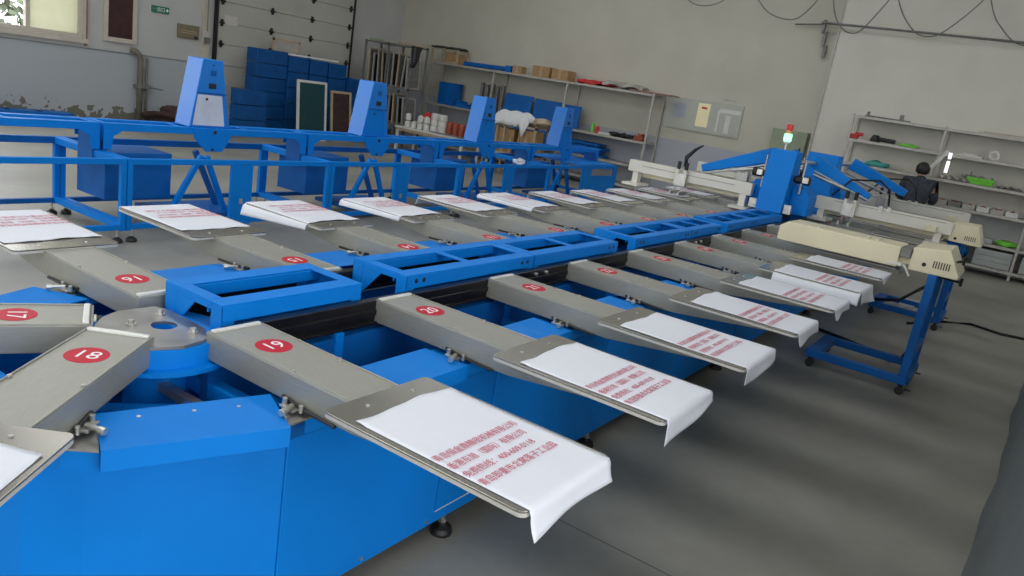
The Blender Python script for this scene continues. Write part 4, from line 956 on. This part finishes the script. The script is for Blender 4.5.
for k in range(3):
    m = MB(); m.box(12.05, 10.28+.48*k, 2.322, 12.48, 10.72+.48*k, 2.375, Rz(.08*(k-1))); solo(m, 'flat_screen_frame', (WOOD, GREYM, PANELG)[k], 'flat frame lying on top of the grey rack, %s of three' % ('rightmost', 'middle', 'leftmost')[k], 'frame', (12.27, 10.5+.48*k, 2.325), 'flat frames on the grey rack', bevel=.006)
m = MB(); m.grid(8, 16, lambda u, v: (11.95-.02*math.sin(9*u), 10.20-.30*u*(1-.6*v)+.02*math.sin(7*v), 2.30-.45*v)); solo(m, 'black_bag', BLACK, 'black bag hanging from the right corner of the grey rack', 'bag', (11.95, 10.4, 1.81), smooth=True, solid=.05)
# blue cabinet sections stored before the roller door
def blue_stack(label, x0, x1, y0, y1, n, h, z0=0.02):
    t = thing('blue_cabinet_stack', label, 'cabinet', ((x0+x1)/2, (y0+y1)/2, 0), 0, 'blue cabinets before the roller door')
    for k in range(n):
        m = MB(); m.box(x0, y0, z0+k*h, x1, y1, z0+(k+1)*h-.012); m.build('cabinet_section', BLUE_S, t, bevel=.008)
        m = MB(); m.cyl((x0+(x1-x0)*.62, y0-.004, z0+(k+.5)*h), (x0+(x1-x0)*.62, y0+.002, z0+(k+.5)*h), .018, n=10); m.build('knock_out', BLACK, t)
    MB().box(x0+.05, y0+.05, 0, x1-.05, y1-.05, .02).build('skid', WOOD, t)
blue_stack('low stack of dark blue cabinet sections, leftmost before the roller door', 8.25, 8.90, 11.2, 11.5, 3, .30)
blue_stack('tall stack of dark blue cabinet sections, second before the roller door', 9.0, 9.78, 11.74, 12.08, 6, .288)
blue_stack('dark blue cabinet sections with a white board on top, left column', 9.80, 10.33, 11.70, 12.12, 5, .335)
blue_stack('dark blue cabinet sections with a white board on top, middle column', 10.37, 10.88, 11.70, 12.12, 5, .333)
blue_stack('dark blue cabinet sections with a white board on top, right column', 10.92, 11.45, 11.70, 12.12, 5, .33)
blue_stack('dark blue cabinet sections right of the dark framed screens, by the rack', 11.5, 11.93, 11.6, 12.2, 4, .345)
m = MB(); m.box(9.82, 11.72, 1.697, 11.2, 12.1, 1.725); solo(m, 'white_board', WHITE, 'long thin white board on top of the blue cabinets', 'board', (10.5, 11.9, 1.697), bevel=.003)
t = thing('picture_frame', 'empty greenish frame standing on the tall blue cabinets before the roller door', 'frame', (9.95, 12.04, 1.748))
m = MB(); m.box(9.60, 12.03, 1.75, 9.65, 12.06, 2.0); m.box(10.28, 12.03, 1.727, 10.33, 12.06, 2.0); m.box(9.60, 12.03, 1.95, 10.33, 12.06, 2.0); m.build('frame', WOOD, t); MB().box(9.65, 12.04, 1.75, 10.28, 12.05, 1.95).build('panel', GREYM, t)
def framed(label, x0, x1, z1, y, lean, fm, pm):
    t = thing('framed_screen', label, 'framed screen', ((x0+x1)/2, y, 0), 0, 'dark framed screens'); t.rotation_euler = (-lean, 0, 0)
    w = (x1-x0)/2; h = z1
    m = MB(); m.box(-w, -.02, 0, -w+.05, .02, h); m.box(w-.05, -.02, 0, w, .02, h); m.box(-w+.05, -.02, 0, w-.05, .02, .05); m.box(-w+.05, -.02, h-.05, w-.05, .02, h); m.build('frame', fm, t, False)
    m = MB(); m.box(-w+.05, -.006, .05, w-.05, .006, h-.05); m.build('mesh', pm, t, False)
framed('white framed dark green screen leaning on the blue cabinets', 9.56, 10.36, 1.25, 11.0, .10, WHITEP, DARKG)
framed('wooden framed dark screen leaning right of the green one', 10.55, 11.15, 1.10, 11.05, .12, WOOD, DIRT)
# display board, electric cabinet on the right wall
t = thing('display_board', 'pale green wall display board with pinned papers between the two shelves', 'notice board', (13.98, 4.0, 1.47))
MB().box(13.965, 3.16, 1.49, 13.998, 4.80, 2.12).build('board', BOARD, t, bevel=.004)
MB().box(13.960, 3.84, 1.60, 13.965, 4.10, 2.07).build('yellow_paper', POSTY, t); MB().box(13.957, 3.90, 1.96, 13.960, 4.02, 2.00).build('red_mark', REDP, t)
MB().box(13.960, 4.36, 1.72, 13.965, 4.62, 2.02).build('grey_paper', mat('grey_blue_paper', (.36, .38, .44), .7), t)
m = MB(); m.box(13.960, 3.62, 1.55, 13.965, 3.66, 1.98); m.box(13.960, 3.20, 1.94, 13.965, 3.62, 2.02); m.box(13.960, 3.38, 1.55, 13.965, 3.48, 1.90); m.build('white_diagram', WHITEP, t)
m = MB(); m.box(13.99, 3.35, 2.18, 13.999, 3.62, 2.21); m.build('caption_strip', GREYM, t)
t = thing('electrical_cabinet', 'olive grey electrical cabinet on the wall behind the signal lamp', 'electrical cabinet', (13.9, 2.1, 1.2))
MB().box(13.82, 1.80, 1.15, 13.998, 2.46, 1.82).build('cabinet_body', PANELG, t, bevel=.008); MB().box(13.812, 1.83, 1.18, 13.82, 2.43, 1.79).build('door', PANELG, t, bevel=.003)
MB().box(13.80, 1.86, 1.44, 13.812, 1.89, 1.52).build('handle', BLACK, t)
# rail and hanging wires up on the right wall
t = thing('cable_rail', 'thin dark horizontal rail on brackets high on the right wall', 'rail', (13.8, 0, 3.75))
MB().cyl((13.82, 2.04, 3.80), (13.82, -3.2, 3.73), .020, n=8).build('rail', GREYD, t); MB().cyl((13.95, 2.55, 3.745), (13.95, 2.0, 3.79), .014, n=8).build('thin_rod', GREYD, t)
m = MB(); m.box(13.85, 1.98, 3.62, 13.95, 2.02, 3.86); m.box(13.9, 1.93, 3.40, 13.97, 1.98, 3.66); m.box(13.93, 1.88, 3.20, 13.999, 1.93, 3.42); m.build('bracket', GREYD, t)
W = [[(5.0, 4.3), (4.74, 4.02), (4.41, 3.91), (4.06, 4.0), (3.8, 4.25)], [(3.42, 4.35), (3.29, 4.1), (3.0, 3.87), (2.62, 3.8), (2.37, 3.93), (2.1, 4.3)], [(1.98, 4.35), (1.86, 4.0), (1.71, 3.78), (1.51, 3.66), (1.29, 3.76), (.95, 4.32)], [(.88, 4.35), (.78, 4.15), (.62, 3.93), (.37, 3.73), (.08, 3.76), (-.2, 4.03), (-.45, 4.38)], [(-.54, 4.38), (-.65, 4.15), (-.78, 3.98), (-1.1, 3.73), (-1.5, 3.8), (-1.9, 4.4)]]
for k, w in enumerate(W):
    pts = []
    for i in range(len(w)-1):
        p0 = Vector(w[max(i-1, 0)]); p1 = Vector(w[i]); p2 = Vector(w[i+1]); p3 = Vector(w[min(i+2, len(w)-1)])
        for j in range(6):
            q = j/6; pts.append(.5*((2*p1)+(p2-p0)*q+(2*p0-5*p1+4*p2-p3)*q*q+(3*p1-p0-3*p2+p3)*q**3))
    pts.append(Vector(w[-1])); m = MB(); m.tube([(13.78+.03*math.sin(i*.4), p.x, p.y) for i, p in enumerate(pts)], .011, 6)
    solo(m, 'hanging_wire', GREYD, 'drooping loop of thin dark wire high on the right wall, %s from the left' % ords[k], 'wire', (13.8, w[len(w)//2][0], w[len(w)//2][1]), 'drooping wires on the right wall', smooth=True)

# items on the right shelf (front plane 13.42)
def tool(name, label, cat, m_, fn, base, **k):
    m = MB(); fn(m); return solo(m, name, m_, label, cat, base, **k)
tool('hand_drill', 'red hand tool at the left end of the upper board, right shelf', 'tool', REDP, lambda m: (m.box(13.5, .86, 1.812, 13.62, 1.0, 1.90), m.box(13.5, .78, 1.87, 13.56, .92, 1.93)), (13.55, .9, 1.812), bevel=.015)
tool('angle_grinder', 'dark grinder with pale handle on the upper board, right shelf', 'tool', BLACK, lambda m: (m.lathe([(.08, 0), (.09, .03), (.06, .1), (.05, .12)], (13.6, .58, 1.812)), m.cyl((13.6, .54, 1.87), (13.6, .25, 1.86), .035)), (13.6, .5, 1.812))
tool('green_bag', 'lime green packet on the upper board, right shelf', 'packet', GREEN, lambda m: m.blob((13.6, .02, 1.835), (.12, .17, .035), 4, .2, 2, 1.812), (13.6, .0, 1.812), smooth=True)
tool('teal_bag', 'teal green bag on the second board, right shelf', 'bag', TEAL, lambda m: m.blob((13.62, .45, 1.43), (.13, .2, .07), 6, .25, 2, 1.392), (13.6, .45, 1.392), smooth=True)
tool('metal_rods', 'thin metal rods and a bracket lying on top of the right shelf, left', 'rods', GREYD, lambda m: (m.cyl((13.6, .85, 2.24), (13.6, .1, 2.235), .012, n=8), m.box(13.55, .22, 2.222, 13.62, .28, 2.33), m.cyl((13.5, .75, 2.235), (13.7, .6, 2.235), .012, n=8)), (13.6, .5, 2.222))
tool('small_post', 'small dark fitting standing at the left top end of the right shelf', 'fitting', GREYD, lambda m: m.lathe([(.03, 0), (.02, .05), (.028, .06), (.02, .09)], (13.6, .80, 2.222)), (13.6, .8, 2.222))
for k in range(5):
    tool('metal_strip', 'long thin metal strip on the top of the right shelf, %s of the bundle' % ords[k], 'strip', (GREYM, WOOD, GREYD, GREYM, WOOD)[k], lambda m: m.box(13.46+.07*k, -2.9+.1*k, 2.222+.012*(k % 2), 13.51+.07*k, -.95-.08*k, 2.236+.02*(k % 2)), (13.5+.07*k, -1.9, 2.222), group='metal strips on the right shelf')
# long poster tube leaning across the upper boards, rolls and tape
tool('paper_roll', 'white paper roll leaning against the shelf post by the person', 'paper roll', WHITEP, lambda m: m.cyl((13.36, -.38, 1.44), (13.36, -.62, 1.86), .03), (13.36, -.5, 1.41))
def tape():
    m = MB(); n = 28
    for k in range(n):
        a0, a1 = 2*PI*k/n, 2*PI*(k+1)/n; P_ = lambda r, a: (-1.28+r*math.cos(a), 1.895+r*math.sin(a))
        m.prism([P_(.045, a0), P_(.08, a0), P_(.08, a1), P_(.045, a1)], 13.44, 13.50, 'x')
    bmesh.ops.remove_doubles(m.bm, verts=m.bm.verts, dist=1e-5); solo(m, 'tape_roll', WHITEP, 'round white tape roll standing on the upper board, right shelf', 'tape roll', (13.47, -1.28, 1.815))
tape()
tool('folded_papers', 'flat white and blue papers on the upper board beside the tape roll', 'papers', WHITEP, lambda m: (m.box(13.46, -1.12, 1.812, 13.8, -.72, 1.84), m.box(13.46, -1.02, 1.84, 13.75, -.80, 1.865, Rz(.15))), (13.6, -.9, 1.812), bevel=.003)
t = thing('painted_glow_tube', 'bright white glowing tube painting a reflection at the shelf post beside the person', 'glowing shape', (13.38, -.66, 1.5))  # glow added for a bright reflection; no lamp hangs here
MB().cyl((13.36, -.665, 1.50), (13.36, -.665, 1.69), .026).build('glow_tube', GLOWW, t); MB().cyl((13.36, -.665, 1.73), (13.36, -.665, 1.83), .026).build('glow_tube', GLOWW, t); MB().cyl((13.37, -.665, 1.69), (13.37, -.665, 1.73), .015).build('joint', GREYM, t)
tool('spray_bottle', 'small bottle with white cap on the second board near the green basket', 'bottle', GREYD, lambda m: m.lathe([(.03, 0), (.035, .02), (.03, .12), (.012, .15), (.012, .19)], (13.5, -1.03, 1.392)), (13.5, -1.03, 1.392))
t = thing('green_basket', 'bright green plastic basket on the second board of the right shelf', 'basket', (13.6, -1.2, 1.392))
m = MB(); m.hexa([(13.48, -1.36, 1.392), (13.76, -1.36, 1.392), (13.76, -1.02, 1.392), (13.48, -1.02, 1.392)], [(13.45, -1.40, 1.50), (13.79, -1.40, 1.50), (13.79, -.98, 1.50), (13.45, -.98, 1.50)]); m.build('tub', GREEN, t, bevel=.01)
m = MB(); [m.blob((13.62, -1.3+.12*k, 1.51), (.08, .07, .03), k+40, .4, 1) for k in range(4)]; m.build('contents', GREYM, t)
tool('parts_heap', 'grey metal parts heaped left of the green basket on the second board', 'parts', GREYM, lambda m: [m.blob((13.6, -.62-.11*k, 1.42), (.1, .07, .05), 50+k, .5, 1, 1.392) for k in range(4)], (13.6, -.8, 1.392))
tool('parts_heap', 'grey metal parts heaped right of the green basket on the second board', 'parts', GREYD, lambda m: [m.blob((13.6, -1.5-.13*k, 1.41), (.1, .08, .03), 60+k, .5, 1, 1.392) for k in range(4)], (13.6, -1.7, 1.392))
for k in range(6):
    y = -.72-.21*k
    tool('parts_tray', 'small grey parts tray on the third board of the right shelf, %s from the left' % ords[k], 'tray', (GREYM, GREYD, GREYM, WHITEP, GREYM, WHITEP)[k], lambda m: (m.box(13.45, y-.09, .972, 13.7, y+.09, .98), m.box(13.45, y-.09, .98, 13.46, y+.09, 1.05), m.box(13.69, y-.09, .98, 13.7, y+.09, 1.07), m.box(13.46, y-.09, .98, 13.69, y-.08, 1.05), m.box(13.46, y+.08, .98, 13.69, y+.09, 1.05)), (13.57, y, .972), group='parts trays on the right shelf')
for k in range(6): tool('red_part', 'small rust red part in the %s tray from the left on the third board' % ords[k], 'part', RUST, lambda m: m.blob((13.57, -.72-.21*k, 1.015), (.07, .06, .05), 70+k, .3, 2, .981), (13.57, -.72-.21*k, .981), group='rust red parts in the trays')
t = thing('plastic_drawer_box', 'clear grey plastic drawer box under the lower board of the right shelf', 'storage box', (13.6, -1.75, .14))
MB().box(13.44, -1.97, .142, 13.85, -1.42, .43).build('drawer_body', DRAWER, t, bevel=.01)
for k in range(3): MB().box(13.43, -1.94, .16+.088*k, 13.44, -1.45, .235+.088*k).build('drawer_front', DRAWER, t, bevel=.004)
tool('green_cloth', 'green cloth on the lower board of the right shelf', 'cloth', GREEN, lambda m: m.blob((13.6, -1.82, .56), (.14, .17, .06), 11, .25, 2, .522), (13.6, -1.82, .522), smooth=True)
tool('small_bin', 'pale small bin on the lower board left of the green cloth', 'bin', DRAWER, lambda m: m.box(13.46, -1.62, .522, 13.7, -1.40, .60), (13.58, -1.5, .522), bevel=.01)
tool('blue_bag', 'blue and red plastic bag on the floor level board behind the dryer', 'bag', BLUE_D, lambda m: m.blob((13.55, -1.12, .30), (.14, .2, .17), 12, .2, 3, .142), (13.55, -1.12, .142), smooth=True)
tool('storage_tub', 'grey tub on the bottom board right of the shelf post', 'storage box', DRAWER, lambda m: m.box(13.46, -2.6, .142, 13.85, -2.1, .42), (13.6, -2.35, .142), bevel=.02)

for o in list(COL.objects):      # stand the goods on the raised boards
    if o.parent is None and o.location.x > 13.3 and -3.4 < o.location.y < 1.2 and .9 < o.location.z < 2.6 and 'kind' not in o: o.location.z += UP
# ------------------------------------------------------------------ person at the shelf
def skin_mesh(name, joints, edges, m_, parent, loc=(0, 0, 0), sub=2):
    me = bpy.data.meshes.new(name); me.from_pydata([j[0] for j in joints], edges, []); o = bpy.data.objects.new(name, me); COL.objects.link(o)
    md = o.modifiers.new('skin', 'SKIN')
    for i, j in enumerate(joints):
        sv = me.skin_vertices[0].data[i]; r = j[1]; sv.radius = (r, r) if not isinstance(r, tuple) else r; sv.use_root = (i == 0)
    s_ = o.modifiers.new('sub', 'SUBSURF'); s_.levels = sub; s_.render_levels = sub
    bpy.context.view_layer.update(); dg = bpy.context.evaluated_depsgraph_get(); nm = bpy.data.meshes.new_from_object(o.evaluated_get(dg)); bpy.data.objects.remove(o)
    nm.materials.clear(); nm.materials.append(m_)
    for p in nm.polygons: p.use_smooth = True
    r = bpy.data.objects.new(name, nm); COL.objects.link(r); r.parent = parent; r.location = loc; return r
pt = thing('person', 'person with short black hair in a dark patterned jacket facing the right shelf, back turned', 'person', (12.75, -.40, 0))
J = [((0, 0, .90), (.13, .11)), ((.02, 0, 1.10), (.13, .10)), ((.03, 0, 1.28), (.155, .11)), ((.05, 0, 1.38), (.07, .07)), ((.10, .01, 1.43), (.05, .05)), ((.14, .02, 1.50), (.085, .08)), ((.15, .02, 1.56), (.07, .07)),
     ((.04, .19, 1.31), .058), ((.08, .25, 1.06), .045), ((.30, .20, 1.00), .034), ((.38, .18, 1.01), .03),
     ((.04, -.19, 1.31), .058), ((.08, -.25, 1.06), .045), ((.30, -.20, 1.02), .034), ((.38, -.17, 1.03), .03),
     ((0, .09, .84), .09), ((.02, .10, .48), .06), ((0, .11, .09), .042), ((.13, .12, .04), .035),
     ((0, -.09, .84), .09), ((.02, -.10, .48), .06), ((0, -.11, .09), .042), ((.13, -.12, .04), .035)]
E_ = [(0, 1), (1, 2), (2, 3), (3, 4), (4, 5), (5, 6), (2, 7), (7, 8), (8, 9), (9, 10), (2, 11), (11, 12), (12, 13), (13, 14), (0, 15), (15, 16), (16, 17), (17, 18), (0, 19), (19, 20), (20, 21), (21, 22)]
body = skin_mesh('body', J, E_, SKIN, pt)
for s in (-1, 1):
    for f_ in range(5):
        y = s*.175+(f_-2)*.018; z = 1.015; L_ = (.05, .075, .082, .076, .06)[f_]
        if f_ == 0: pts = [((.37, s*.19, z), .009), ((.40, s*.225*1.0-s*.04, z+.012), .008), ((.43, s*.14, z+.015), .007)]
        else: pts = [((.38, y, z), .009), ((.38+L_*.55, y, z+.006), .008), ((.38+L_, y, z-.014), .0065)]
        skin_mesh('finger', pts, [(0, 1), (1, 2)], SKIN, body, sub=1)
JJ = [((0, 0, .84), (.185, .145)), ((.02, 0, 1.08), (.18, .135)), ((.03, 0, 1.28), (.20, .15)), ((.05, 0, 1.39), (.12, .12)), ((.04, .21, 1.33), .088), ((.06, .27, 1.07), .072), ((.27, .21, 1.01), .055), ((.04, -.21, 1.33), .088), ((.06, -.27, 1.07), .072), ((.27, -.21, 1.02), .055)]
jk = skin_mesh('jacket', JJ, [(0, 1), (1, 2), (2, 3), (2, 4), (4, 5), (5, 6), (2, 7), (7, 8), (8, 9)], JACKET, pt)
skin_mesh('collar', [((.04, -.07, 1.39), .035), ((.0, 0, 1.41), .04), ((.04, .07, 1.39), .035)], [(0, 1), (1, 2)], JACKET, jk, sub=1)
TT = [((0, 0, .86), (.14, .125)), ((0, .10, .80), .105), ((.02, .105, .48), .078), ((0, .11, .12), .062), ((0, -.10, .80), .105), ((.02, -.105, .48), .078), ((0, -.11, .12), .062)]
skin_mesh('trousers', TT, [(0, 1), (1, 2), (2, 3), (0, 4), (4, 5), (5, 6)], TROUS, pt)
for s in (-1, 1): skin_mesh('shoe', [((-.05, s*.11, .045), .042), ((.06, s*.115, .04), .045), ((.16, s*.12, .03), .03)], [(0, 1), (1, 2)], BLACK, pt)
m = MB(); m.blob((.115, .02, 1.545), (.112, .105, .11), 5, .06, 3); m.build('hair', HAIR, pt, False, smooth=True)
for s in (-1, 1):
    m = MB(); m.blob((.14, .02+s*.098, 1.50), (.02, .012, .03), 3, .05, 2); m.build('ear', SKIN, body, False, smooth=True)
m = MB(); m.blob((.228, .02, 1.495), (.018, .012, .022), 3, .05, 2); m.build('nose', SKIN, body, False, smooth=True)
for s in (-1, 1):
    m = MB(); m.blob((.216, .02+s*.03, 1.52), (.008, .011, .007), 3, .02, 2); m.build('eye', BLACK, body, False, smooth=True)
m = MB(); m.box(.210, -.005, 1.457, .219, .045, 1.463); m.build('mouth', REDP, body, False, bevel=.002)

# ------------------------------------------------------------------ covered crate in the lower right corner
t = thing('covered_crate', 'crate under a pale grey plastic sheet in the lower right corner', 'covered crate', (3.4, -3.1, 0))
MB().box(.45, -3.75, 0, 6.2, -2.56, 1.46).build('crate', WOOD, t)
def sheetfn(u, v):
    # one continuous sheet: up the aisle side, over the top, down the back
    x = .35+5.95*u; s_ = v*4.4; wob = .010*math.sin(13*u)+.006*math.sin(37*u+3*v)
    if s_ < 1.5: return (x, -2.13-.22*u-.10*s_-wob*(1-s_/1.5), .012+s_*.985)
    if s_ < 2.9: return (x, -2.30-.20*u-(s_-1.5), 1.495+.01*math.sin(9*u+8*v))
    return (x, -3.72-.2*u-.05*(s_-2.9), max(.01, 1.49-(s_-2.9)))
m = MB(); m.grid(80, 50, sheetfn); m.build('plastic_sheet', TARPM, t, smooth=True)
